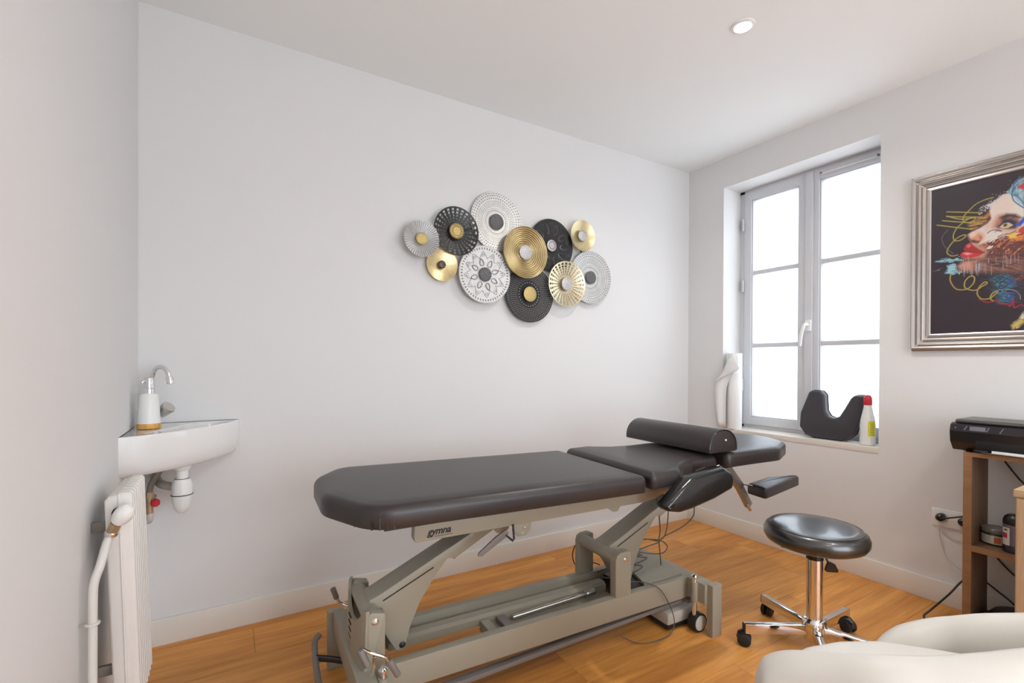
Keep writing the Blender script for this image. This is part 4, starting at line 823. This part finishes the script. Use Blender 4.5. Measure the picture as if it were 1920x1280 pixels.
# ================================================================ CORNER SINK, TAP, DISPENSER
def sink():
    off = (XL, YB, .75)
    S = thing('corner_sink', 'small white ceramic corner basin fixed in the left corner above the radiator', 'sink', off)
    zt = .880
    out = [(XL, 1.935), (-.262, 1.948), (-.225, 1.965), (-.150, 2.022), (-.095, 2.078), (-.040, 2.145), (.000, 2.205), (.030, 2.262), (.048, 2.305), (.053, YB)]
    fr = [Vector((p.x, p.y)) for p in smooth_path([(*p, 0) for p in out], 4)]
    outer = fr+[Vector((XL, YB))]
    # bowl outline inside
    bowl = round_poly([(-.225, 2.06), (-.245, 2.015), (-.150, 2.062), (-.085, 2.125), (-.02, 2.21), (.015, 2.285), (-.04, 2.31), (-.13, 2.265)], [.05]*8, 5)
    mb = MB(); bm = mb.bm
    def level(z, o):
        P = []
        for p in outer:
            c = Vector((XL, YB)); d = p-c
            P.append(c+d*(1-o))
        return mb.ring([(p.x, p.y, z) for p in P])
    rings = [level(.744, .22), level(.742, .10), level(.748, .055), level(.765, .02), level(.80, .006), level(.872, 0), level(.878, .004), level(zt, .014), level(zt-.001, .03)]
    mb._faces(rings, True, True, False)
    top = rings[-1]
    b1 = mb.ring([(p.x, p.y, zt-.002) for p in bowl])
    bmesh.ops.bridge_loops(bm, edges=[e for e in [bm.edges.get((top[i], top[(i+1) % len(top)])) for i in range(len(top))] if e]+[bm.edges.new((b1[i], b1[(i+1) % len(b1)])) for i in range(len(b1))])
    cc = sum(bowl, Vector((0, 0)))/len(bowl)
    prev = b1
    for sc, z in ((.96, zt-.012), (.90, zt-.045), (.78, zt-.078), (.5, zt-.092), (.12, zt-.095)):
        r = mb.ring([(cc.x+(p.x-cc.x)*sc, cc.y+(p.y-cc.y)*sc, z) for p in bowl]); mb._faces([prev, r], True, False, False); prev = r
    bm.faces.new(prev)
    mb.build('basin', CERAMIC, S, off, ang=50)
    MB().lathe([(.0, .003), (.010, .0025), (.0145, 0), (.0145, -.002)], (-.196, 2.045, zt-.004), 20, (.25, -.1, 1)).build('overflow_cap', CHROME, S, off)
    # tap: body, goose-neck spout, angled handle
    tx, ty = -.236, 2.235
    tp = MB().lathe([(.022, zt-.002), (.022, zt+.006), (.0165, zt+.012), (.0165, zt+.085), (.013, zt+.092), (0, zt+.094)], (tx, ty, 0), 24).build('tap_body', CHROME, S, off)
    pth = smooth_path([(tx, ty, zt+.08), (tx, ty, zt+.155), (tx+.002, ty-.003, zt+.192), (tx+.014, ty-.012, zt+.217), (tx+.033, ty-.026, zt+.221), (tx+.050, ty-.038, zt+.203), (tx+.058, ty-.044, zt+.168)], 6)
    MB().tube(pth, .0085, 14).build('spout', CHROME, tp, off)
    e = pth[-1]; d = (pth[-1]-pth[-3]).normalized(); MB().cyl(e-d*.018, e+d*.010, .0115, 18, b=.002).build('aerator', CHROME, tp, off)
    a = Vector((tx+.012, ty-.01, zt+.030)); dd = Vector((.60, -.42, .62)).normalized()
    MB().lathe([(.011, 0), (.011, .018), (.016, .022), (.019, .034), (.0245, .064), (.023, .069), (0, .070)], a, 12, dd).build('tap_handle', STEEL, tp, off, ang=20)
    # waste: pop-up collar and bottle trap
    bx, by = -.137, 2.135
    tr = MB().lathe([(.0, .565), (.010, .566), (.020, .575), (.0265, .590), (.0315, .612), (.0330, .630), (.0330, .662), (.0315, .676), (.026, .690), (.0195, .694), (.0195, .722), (.026, .727), (.028, .733), (.028, .744)], (bx, by, 0), 32, capa=False).build('bottle_trap', WHITEPL, S, off)
    for z, r in ((.634, .0338), (.692, .0215)): MB().tube([(bx+r*cos(k*pi/16), by+r*sin(k*pi/16), z) for k in range(32)], .0016, 6, closed=True).build('seal_ring', BLKCABLE, tr, off)
    MB().lathe([(.029, .741), (.029, .746)], (bx, by, 0), 24).build('waste_flange', CHROME, tr, off)
    MB().tube(smooth_path([(bx-.02, by+.01, .66), (bx-.07, by+.06, .668), (bx-.10, by+.20, .672)]), .015, 14).build('waste_pipe', mat('worn_steel', (.45, .42, .38), .4, .7, var=(30, .4)), tr, off)
    hx, hy = -.242, 2.20
    MB().tube(smooth_path([(-.20, 2.17, .745), (-.208, 2.175, .72), (-.232, 2.19, .675), (-.240, 2.20, .645), (-.240, 2.20, .628)]), .0105, 12).build('supply_hose', mat('braided_hose', (.26, .235, .20), .45, .6, bump=(600, 1.)), S, off)
    vl = MB().cyl((-.240, 2.20, .618), (-.240, 2.20, .640), .0135, 6).build('supply_valve', BRASS, S, off)
    MB().cyl((-.240, 2.20, .560), (-.240, 2.20, .622), .0115, 14).build('valve_body', BRASS, vl, off)
    MB().cyl((-.240, 2.20, .592), (-.240, YB, .592), .008, 12).build('wall_pipe', BRASS, vl, off)
    MB().lathe([(.004, 0), (.004, .012), (.0145, .013), (.0155, .020), (.013, .026), (0, .027)], (-.235, 2.195, .600), 10, (.75, -.6, .1)).build('valve_knob', RED, vl, off, ang=20)
    MB().tube(smooth_path([(-.240, 2.20, .565), (-.238, 2.20, .545), (-.244, 2.215, .53), (-.25, 2.24, .53)]), .011, 12).build('valve_elbow', mat('chalky_white_fitting', (.62, .58, .53), .5, var=(50, .3)), vl, off)
sink()
def dispenser():
    c = (-.2385, 2.165, .880)
    S = thing('soap_dispenser', 'white conical soap dispenser with chrome pump and wooden base on the corner basin', 'soap dispenser', c)
    MB().lathe([(.0355, 0), (.0365, .002), (.0365, .017), (.036, .019)], c, 40).build('wooden_base', BAMBOO, S, c)
    MB().lathe([(.0358, .0185), (.0358, .021), (.0285, .121), (.0265, .1255), (.018, .1275), (0, .128)], c, 40, capb=False).build('bottle', WHITEPL, S, c)
    p = MB().lathe([(.0175, .127), (.0175, .143), (.016, .145), (.0115, .146), (.0115, .160), (.0150, .161), (.0150, .180), (.013, .184), (0, .185)], c, 24).build('pump', CHROME, S, c)
    MB().tube([(c[0], c[1], c[2]+.171), (c[0]-.016, c[1]-.018, c[2]+.172), (c[0]-.020, c[1]-.022, c[2]+.166)], .0045, 10).build('nozzle', CHROME, p, c)
dispenser()

# ================================================================ RADIATOR
def radiator():
    off = (-.22, 1.64, .24)
    R = thing('radiator', 'old white sectional radiator on the left wall below the corner basin', 'radiator', off)
    zt, zb = .792, .232; sh = lambda z: .018*(zt-z)/(zt-zb)
    n = 8; y0, y1 = 1.530, 1.768; p = (y1-y0)/n
    for k in range(n):
        ya = y0+p*k; yb = ya+p*.62
        pl = [(-.256, zb), (-.258, zt-.018), (-.250, zt-.008), (-.231, zt-.002), (-.229, zt), (-.208, zt-.001), (-.203, zt-.008), (-.202, zb)]
        mb = MB(); po = [Vector((x+sh(z), z)) for x, z in pl]; rings = []
        for y, o in ((ya, .006), (ya+.002, .002), (ya+.005, 0), (yb-.005, 0), (yb-.002, .002), (yb, .006)): rings.append(mb.ring([(q.x, y, q.y) for q in inset(po, o)]))
        mb._faces(rings)
        mb.obox((-.2285+sh(zt), ya-.001, zt-.002), (-.2285+sh(zb), ya-.001, zb+.01), .004, .006, .0015, up=(0, 1, 0))
        sec = mb.build('section', RADW, R, off)
    for z in (zt-.05, zb+.05): MB().cyl((-.229+sh(z), y0, z), (-.229+sh(z), y1-.01, z), .016, 14).build('connector', RADW, R, off)
    # valve head, brass nut and feed pipe
    vx, vy, vz = -.213, 1.490, .748
    v = MB().lathe([(.012, -.026), (.0165, -.023), (.0200, -.012), (.0215, .0), (.0195, .012), (.0125, .020), (0, .0235)], (vx, vy, vz), 26, (.45, -.35, .65)).build('valve_head', WHITEPL, R, off)
    q = Vector((vx, vy, vz))-Vector((.45, -.35, .65)).normalized()*.030
    MB().cyl(q, q+Vector((-.009, .006, -.020)), .0135, 6).build('brass_nut', BRASS, v, off, ang=20)
    MB().cyl(q+Vector((-.009, .006, -.020)), q+Vector((-.012, .008, -.030)), .0145, 18, b=.002).build('collar', CHROME, v, off)
    MB().cyl(q+Vector((-.006, .006, -.012)), (-.226, 1.56, vz-.032), .010, 12).build('valve_stem', BRASS, v, off)
    e = q+Vector((-.012, .008, -.030))
    MB().tube(smooth_path([e, e+Vector((-.008, -.004, -.018)), (-.2535, 1.470, .640), (-.2640, 1.462, .600), (-.2660, 1.460, .540), (-.2662, 1.458, .30), (-.2662, 1.456, .0)], 5), .0092, 14).build('feed_pipe', PIPEW, R, off)
    cl = MB().tube([(-.2660+.0115*cos(k*pi/10), 1.460+.0115*sin(k*pi/10), .508) for k in range(20)], .0035, 6, closed=True).build('pipe_clamp', PIPEW, R, off)
    MB().cyl((-.275, 1.460, .508), (XL, 1.460, .508), .004, 10).build('clamp_screw', STEEL, cl, off)
    for z in (.70, .33): MB().box(XL, -.252+sh(z), 1.575, 1.587, z-.013, z+.013, .002).build('wall_bracket', mat('dull_steel', (.22, .19, .165), .5, .4), R, off)
radiator()

# ================================================================ THINGS ON THE WINDOW SILL
def sill_items():
    zs = WZ0
    # U-shaped face cushion
    c = (2.965, 1.42, zs)
    U = thing('face_cushion', 'dark U-shaped face cushion leaning on the window frame on the sill', 'cushion', c)
    pl = [(1.583, .835), (1.545, .955), (1.530, .968), (1.475, .966), (1.455, .945), (1.444, .855), (1.425, .826), (1.395, .815), (1.368, .830), (1.345, .875), (1.318, .935), (1.303, .951), (1.262, .954), (1.252, .940), (1.258, .855), (1.290, .735), (1.335, .697), (1.380, zs+.002), (1.50, zs+.002), (1.545, .705), (1.582, .752)]
    po = round_poly(pl, .014, 3); mb = MB(); rings = []
    for x, o in ((2.955, .012), (2.957, .006), (2.962, .002), (2.970, 0), (3.000, 0), (3.008, .002), (3.013, .008)): rings.append(mb.ring([(x+.14*(q.y-zs), q.x, q.y) for q in inset(po, o)]))
    mb._faces(rings); b = mb.build('padding', mat('charcoal_vinyl', (.040, .036, .042), .42, bump=(300, .1)), U, c, ang=60)
    MB().tube([(2.998+.14*(q.y-zs), q.x, q.y) for q in inset(po, -.001)], .0022, 6, closed=True).build('zip_seam', BLKCABLE, b, c)
    MB().box(2.995, 3.001, 1.262, 1.268, .72, .752, .001).build('zip_pull', BLKCABLE, b, c)
    # spray / cleaning bottle
    c = (2.965, 1.222, zs)
    Bt = thing('cleaning_bottle', 'white plastic bottle with red cap and yellow label at the right end of the sill', 'bottle', c)
    MB().lathe([(.030, 0), (.0345, .003), (.0355, .010), (.0350, .105), (.032, .135), (.024, .175), (.0185, .205), (.0175, .218)], c, 36).build('body', WHITEPL, Bt, c)
    cp = MB().lathe([(.0178, .214), (.0195, .217), (.0195, .240), (.018, .254), (.012, .266), (.004, .270), (0, .270)], c, 28).build('cap', RED, Bt, c)
    MB().tube([(c[0]-.012, c[1], zs+.245), (c[0]-.024, c[1]+.004, zs+.246)], .006, 8).build('spout', RED, cp, c)
    lb = MB(); r1 = []; a0 = radians(205)
    for z in (.050, .130): 
        r1.append(lb.ring([(c[0]+.0358*cos(a0+radians(k*7)), c[1]+.0358*sin(a0+radians(k*7)), zs+z) for k in range(9)]))
    lb._faces(r1, False, False, False); l = lb.build('label', YELLOW, Bt, c)
    ln = MB()
    for k in range(6): z = .060+.011*k; ln._faces([ln.ring([(c[0]+.0361*cos(a0+radians(j*7)), c[1]+.0361*sin(a0+radians(j*7)), zs+z+dz) for j in range(2, 7)]) for dz in (0, .002)], False, False, False)
    q = ln.build('label_print', mat('olive_print', (.25, .22, .02), .6), Bt, c); q['kind'] = 'stuff'
    # paper roll
    c = (2.935, 1.990, zs)
    Pr = thing('paper_roll', 'tall white paper towel roll standing at the left end of the window sill', 'paper roll', c)
    MB().lathe([(.018, 0), (.047, 0), (.048, .002), (.048, .502), (.047, .504), (.018, .504), (.018, 0)], c, 44, capa=False, capb=False).build('roll', PAPER, Pr, c)
    # loose end: leaves the roll, hangs in front of the wall edge and folds over at the top
    sh = MB(); R = []
    rows = [(1.190, 1.964, 1.940), (1.160, 1.985, 1.930), (1.131, 2.003, 1.925), (1.095, 2.020, 1.935), (1.059, 2.036, 1.960), (1.025, 2.066, 1.985), (.992, 2.091, 2.000), (.960, 2.098, 2.008), (.930, 2.099, 2.010), (.87, 2.094, 2.012), (.80, 2.086, 2.012), (.74, 2.075, 2.012), (.700, 2.068, 2.010)]
    for z, y1, y0 in rows:
        R.append(sh.ring([(2.880-.010*sin(pi*j/12)-.006*sin(2.2*pi*j/12+z*3), y0+(y1-y0)*j/12, z) for j in range(13)]))
    sh._faces(R, False, False, False)
    f = sh.build('loose_sheet', PAPER, Pr, c, ang=80); f.modifiers.new('thick', 'SOLIDIFY').thickness = .0006
    fl = MB(); T = [((2.874, 1.972, 1.186), (2.872, 1.952, 1.188)), ((2.868, 2.003, 1.131), (2.866, 1.925, 1.140)), ((2.864, 2.032, 1.062), (2.862, 1.905, 1.094)), ((2.862, 2.060, 1.030), (2.862, 1.925, 1.078)), ((2.864, 2.085, 1.000), (2.866, 1.995, 1.050))]
    fl._faces([fl.ring([Vector(a).lerp(Vector(b), j/6)+Vector((-.006*sin(pi*j/6), 0, 0)) for j in range(7)]) for a, b in T], False, False, False)
    q = fl.build('folded_flap', PAPER, Pr, c, ang=80); q.modifiers.new('thick', 'SOLIDIFY').thickness = .0006
sill_items()

# ================================================================ SOCKET, SHELF, PRINTER, JAR, BOTTLE, DESK
def right_side():
    # double socket
    c = (XR, .845, .404)
    S = thing('wall_socket', 'white double wall socket with black plugs, left of the brown shelf', 'socket', c)
    pl = MB().box(XR-.009, XR, .765, .925, .363, .445, .004).build('cover_plate', WHITEPL, S, c)
    for y in (.885, .805):
        fc = MB().lathe([(.0, .0085), (.0195, .0085), (.0215, .0098), (.0225, .009), (.0225, .006)], (XR, y, .404), 28, (-1, 0, 0)).build('socket_face', mat('grey_socket_well', (.20, .21, .19), .5), S, c)
        pg = MB().lathe([(.0185, .008), (.0185, .020), (.015, .034), (.008, .040), (0, .041)], (XR, y+.003, .407), 22, (-1, 0, 0)).build('plug', BLACKPL, S, c)
    # cables
    def cable(pts, r, m, label, cat='cable'):
        o = MB().tube(smooth_path(pts, 6), r, 8).build('power_cable', m, None); tag(o, label, cat); return o
    cable([(XR-.040, .885, .407), (XR-.055, .86, .416), (XR-.050, .80, .440), (XR-.026, .756, .456), (XR-.024, .738, .46)], .0035, BLKCABLE, 'black cable running from the socket plug to behind the shelf')
    cable([(XR-.030, .89, .36), (XR-.02, .885, .30), (XR-.016, .86, .22), (XR-.016, .79, .175), (XR-.018, .74, .165)], .002, mat('clear_cable', (.60, .58, .55), .3), 'thin pale cable hanging on the wall below the socket')
    cable([(2.877, .735, .20), (2.877, .765, .182), (2.855, .80, .15), (2.80, .83, .09), (2.70, .86, .035), (2.66, .875, .006), (2.62, .83, .005), (2.60, .76, .005), (2.585, .70, .005)], .004, BLKCABLE, 'black cable curling on the floor left of the shelf')
    cable([(2.877, .680, .745), (2.878, .672, .708), (2.878, .618, .628), (2.880, .57, .59), (2.880, .52, .55), (2.88, .45, .50)], .0035, BLKCABLE, 'black cable hanging behind the shelf under the printer')
    cable([(2.877, .725, .345), (2.878, .697, .290), (2.878, .651, .238), (2.878, .60, .205), (2.878, .52, .19)], .0035, BLKCABLE, 'black cable sloping behind the shelf below the middle board')
    cable([(2.877, .765, .190), (2.877, .727, .166), (2.877, .69, .140), (2.876, .653, .115), (2.872, .60, .07)], .0035, BLKCABLE, 'lowest black cable behind the shelf above the dark case')
    # shelf
    c = (2.77, .53, 0)
    Sh = thing('open_shelf', 'narrow brown wooden open shelf unit carrying the printer', 'shelf', c)
    for y0, y1 in ((.722, .749), (.30, .327)):
        p = MB().box(2.670, 2.866, y0, y1, .0, .740, .001).build('side_panel', SHELFW, Sh, c)
        MB().box(2.667, 2.6705, y0, y1, .0, .740).build('edge_band', SHELFE, p, c, smooth=False)
    for z0, z1 in ((.740, .758), (.346, .370), (.03, .05)):
        p = MB().box(2.670, 2.866, .300 if z0 > .7 else .327, .749 if z0 > .7 else .722, z0, z1, .001).build('shelf_board', SHELFW, Sh, c)
        MB().box(2.667, 2.6705, .300 if z0 > .7 else .327, .749 if z0 > .7 else .722, z0, z1).build('edge_band', SHELFE, p, c, smooth=False)
    # printer
    c = (2.76, .565, .758)
    P = thing('printer', 'black inkjet printer with a small grey screen on top of the brown shelf', 'printer', c)
    b = MB().prism(round_poly([(2.680, .762), (2.648, .800), (2.642, .845), (2.652, .872), (2.668, .8785), (2.868, .8785), (2.868, .762)], [.006, .01, .012, .008, .004, .004, .004], 3), 'xz', .350, .788, .004)
    body = b.build('housing', mat('satin_black', (.014, .012, .013), .3), P, c)
    MB().prism(round_poly([(2.664, .8795), (2.660, .886), (2.672, .893), (2.866, .893), (2.866, .8795)], [.002, .004, .006, .004, .002], 3), 'xz', .353, .775, .003).build('scanner_lid', mat('lid_black', (.075, .066, .062), .32), P, c)
    # front control panel following the sloped face
    p0, p1 = Vector((2.6405, 0, .846)), Vector((2.6505, 0, .8725))
    def on(y0, y1, t0, t1, name, m, par, lift=.0012):
        mb = MB(); n = Vector((-(p1.z-p0.z), 0, (p1.x-p0.x))).normalized()*lift
        q = [p0.lerp(p1, t0)+n, p0.lerp(p1, t1)+n]
        a = mb.ring([(q[0].x, y0, q[0].z), (q[1].x, y0, q[1].z), (q[1].x-n.x+.002, y0, q[1].z-n.z), (q[0].x-n.x+.002, y0, q[0].z-n.z)]); e = mb.ring([(q[0].x, y1, q[0].z), (q[1].x, y1, q[1].z), (q[1].x-n.x+.002, y1, q[1].z-n.z), (q[0].x-n.x+.002, y1, q[0].z-n.z)])
        mb._faces([a, e]); return mb.build(name, m, par, c, smooth=False)
    pan = on(.355, .783, -.05, 1.0, 'control_panel', GLOSSBLK, P)
    on(.675, .723, .18, .80, 'display', mat('grey_display', (.17, .16, .18), .2), pan, .0020)
    wh = mat('button_print', (.35, .34, .36), .4)
    for y, t in ((.768, .45), (.733, .72), (.736, .5), (.739, .3), (.666, .70), (.668, .47), (.671, .25), (.625, .72), (.628, .48), (.631, .22)): on(y-.0018, y+.0018, t-.05, t+.05, 'button', wh, pan, .0022)
    MB().box(2.6445, 2.66, .36, .705, .772, .812, .002).build('output_slot', BLACKPL, P, c)
    MB().box(2.640, 2.80, .36, .690, .7635, .7665, .001).build('paper_tray', mat('tray_grey', (.20, .19, .18), .35), P, c)
    MB().box(2.636, 2.652, .665, .71, .767, .774, .002).build('tray_stop', DARKPL, P, c)
    st = MB().box(2.637, 2.80, .37, .655, .7668, .7765, .0005).build('paper_stack', PAPER, P, c)
    MB().box(2.70, 2.84, .70, .76, .758, .7625).build('foot', RUBBER, P, c)
    # jar
    c = (2.785, .676, .370)
    J = thing('cream_jar', 'round cream jar with a food picture label on the middle shelf board', 'jar', c)
    MB().lathe([(.040, 0), (.0445, .003), (.0455, .010), (.0455, .046), (.042, .050)], c, 40).build('body', mat('dark_green_jar', (.03, .045, .015), .3), J, c)
    MB().lathe([(.0440, .050), (.0465, .052), (.0465, .066), (.0445, .0685), (0, .069)], c, 40).build('lid', mat('grey_lid', (.17, .155, .135), .35), J, c)
    def band(name, r, z0, z1, a0, a1, m, par, cc=c):
        mb = MB(); k = max(3, int((a1-a0)/6)); mb._faces([mb.ring([(cc[0]+r*cos(radians(a0+(a1-a0)*j/k)), cc[1]+r*sin(radians(a0+(a1-a0)*j/k)), cc[2]+z) for j in range(k+1)]) for z in (z0, z1)], False, False, False)
        return mb.build(name, m, par, cc)
    lb = band('label', .0459, .008, .042, 95, 265, mat('cream_label', (.55, .53, .46), .5), J)
    band('label_picture', .0462, .012, .038, 186, 212, mat('red_orange_print', (.50, .12, .05), .5, var=(300, .6)), lb)
    band('label_stripe', .0462, .008, .042, 222, 228, mat('green_print', (.22, .30, .06), .5), lb)
    band('label_stripe', .0462, .008, .042, 235, 239, mat('green_print', (.22, .30, .06), .5), lb)
    # dark bottle
    c = (2.724, .606, .370)
    Bo = thing('dark_bottle', 'translucent bottle with black cap beside the cream jar on the shelf', 'bottle', c)
    MB().lathe([(.030, 0), (.034, .004), (.035, .012), (.035, .100), (.0345, .112)], c, 36).build('body', mat('violet_grey_plastic', (.13, .11, .13), .25), Bo, c)
    MB().lathe([(.0356, .001), (.0358, .004), (.0358, .030), (.0352, .031)], c, 36).build('dark_liquid', mat('dark_liquid_plastic', (.018, .016, .022), .2), Bo, c)
    MB().lathe([(.0350, .112), (.0358, .114), (.0352, .130), (.030, .143), (.020, .151), (0, .153)], c, 36).build('cap', BLACKPL, Bo, c)
    lb = band('label', .0360, .030, .100, 120, 168, mat('cream_label', (.55, .53, .46), .5), Bo, c)
    band('label_picture', .0363, .058, .078, 124, 156, mat('magenta_print', (.40, .02, .08), .5, var=(300, .5)), lb, c)
    band('label_mark', .0363, .088, .094, 138, 156, INK, lb, c)
    # dark case on the floor behind the shelf opening
    c = (2.78, .585, 0)
    K = MB().lathe([(.10, -.0+.05), (.105, .052), (.11, .060), (.108, .085), (.095, .100), (.06, .108), (0, .110)], c, 30).build('dark_case', BLACKPL, None)
    tag(K, 'black rounded case lying on the lowest board of the brown shelf', 'case')
    # oak desk, only its corner in view
    c = (2.38, .27, 0)
    Dk = thing('oak_cabinet', 'light oak low cabinet at the right edge, in front of the brown shelf', 'cabinet', c)
    MB().box(2.205, 2.55, .04, .490, .02, .695, .001).build('carcass', OAK, Dk, c)
    MB().box(2.20, 2.555, .035, .494, .695, .718, .0015).build('top_board', OAKTOP, Dk, c)
    MB().box(2.198, 2.206, .045, .486, .025, .690, .001).build('door', OAK, Dk, c)
    MB().box(2.23, 2.53, .06, .47, .0, .022).build('plinth', DARKPL, Dk, c)
right_side()

# ================================================================ WHITE TUB CHAIR
def chair():
    c = (1.22, .38, 0)
    Ch = thing('tub_armchair', 'white leather tub armchair in the foreground with rolled arms', 'armchair', c)
    rim = [(.868, .542, .545), (.880, .522, .572), (.895, .490, .592), (.918, .430, .612), (.942, .368, .632), (.985, .315, .643), (1.029, .268, .658), (1.080, .222, .674), (1.18, .145, .70), (1.30, .09, .70), (1.42, .10, .67), (1.50, .17, .635), (1.520, .26, .600), (1.510, .325, .570), (1.492, .394, .541), (1.470, .450, .511), (1.425, .498, .480), (1.375, .530, .450), (1.340, .545, .425)]
    P = smooth_path(rim, 7); n = len(P); sh = MB(); rings = []; seam = []
    cen = Vector((1.25, .33, 0))
    for i, p in enumerate(P):
        a = P[max(0, i-1)]; b = P[min(n-1, i+1)]; t = Vector((b.x-a.x, b.y-a.y, 0)).normalized(); nn = Vector((t.y, -t.x, 0))      # outward
        if (Vector((p.x, p.y, 0))-cen).dot(nn) < 0: nn = -nn
        e = i/5 if i < n/2 else (n-1-i)/14; w = .046*min(1, .45+.55*e) if i < n/2 else .046*min(1, .32+.68*e)
        zr = p.z-(.030*(1-min(1, e))**2)
        q = Vector((p.x, p.y, 0)); L = []
        for x, z in ((w*.60, .17), (w*.78, .30), (w*.86, zr-.12), (w*.92, zr-.070), (w*.90, zr-.062), (w*1.08, zr-.045), (w*1.06, zr-.026), (w*.80, zr-.010), (w*.35, zr-.001), (-w*.1, zr), (-w*.55, zr-.010), (-w*.92, zr-.030), (-w*1.0, zr-.055), (-w*.86, zr-.12), (-w*.70, .36), (-w*.5, .20)):
            L.append(q+nn*x+Vector((0, 0, z)))
        rings.append(sh.ring(L)); seam.append(q+nn*(w*.96+.002)+Vector((0, 0, zr-.064)))
    sh._faces(rings); S = sh.build('shell', WHITELEA, Ch, c, ang=75)
    MB().tube(seam, .0036, 6).build('piping', WHITELEA, S, c)
    # seat cushion, bulging out at the front
    so = [(.985, .520), (1.00, .41), (1.07, .31), (1.20, .20), (1.34, .14), (1.43, .19), (1.455, .28), (1.42, .37), (1.352, .452), (1.290, .520), (1.205, .567), (1.12, .592), (1.03, .590)]
    MB().cushion(so, [.05]*5+[.06]*8, 5, .33, .508, .045, .010, .02).build('seat_cushion', WHITELEA, Ch, c, ang=75)
    MB().cushion([(x+(1.2-x)*.10, y+(.38-y)*.10) for x, y in so], .05, 4, .16, .335, .02, .002, .02).build('seat_base', WHITELEA, Ch, c, ang=75)
    for x, y in ((.99, .47), (1.22, .24), (1.40, .28), (1.14, .54)): MB().cyl((x, y, 0), (x, y, .17), .014, 16, r2=.02).build('leg', CHROME, Ch, c)
chair()
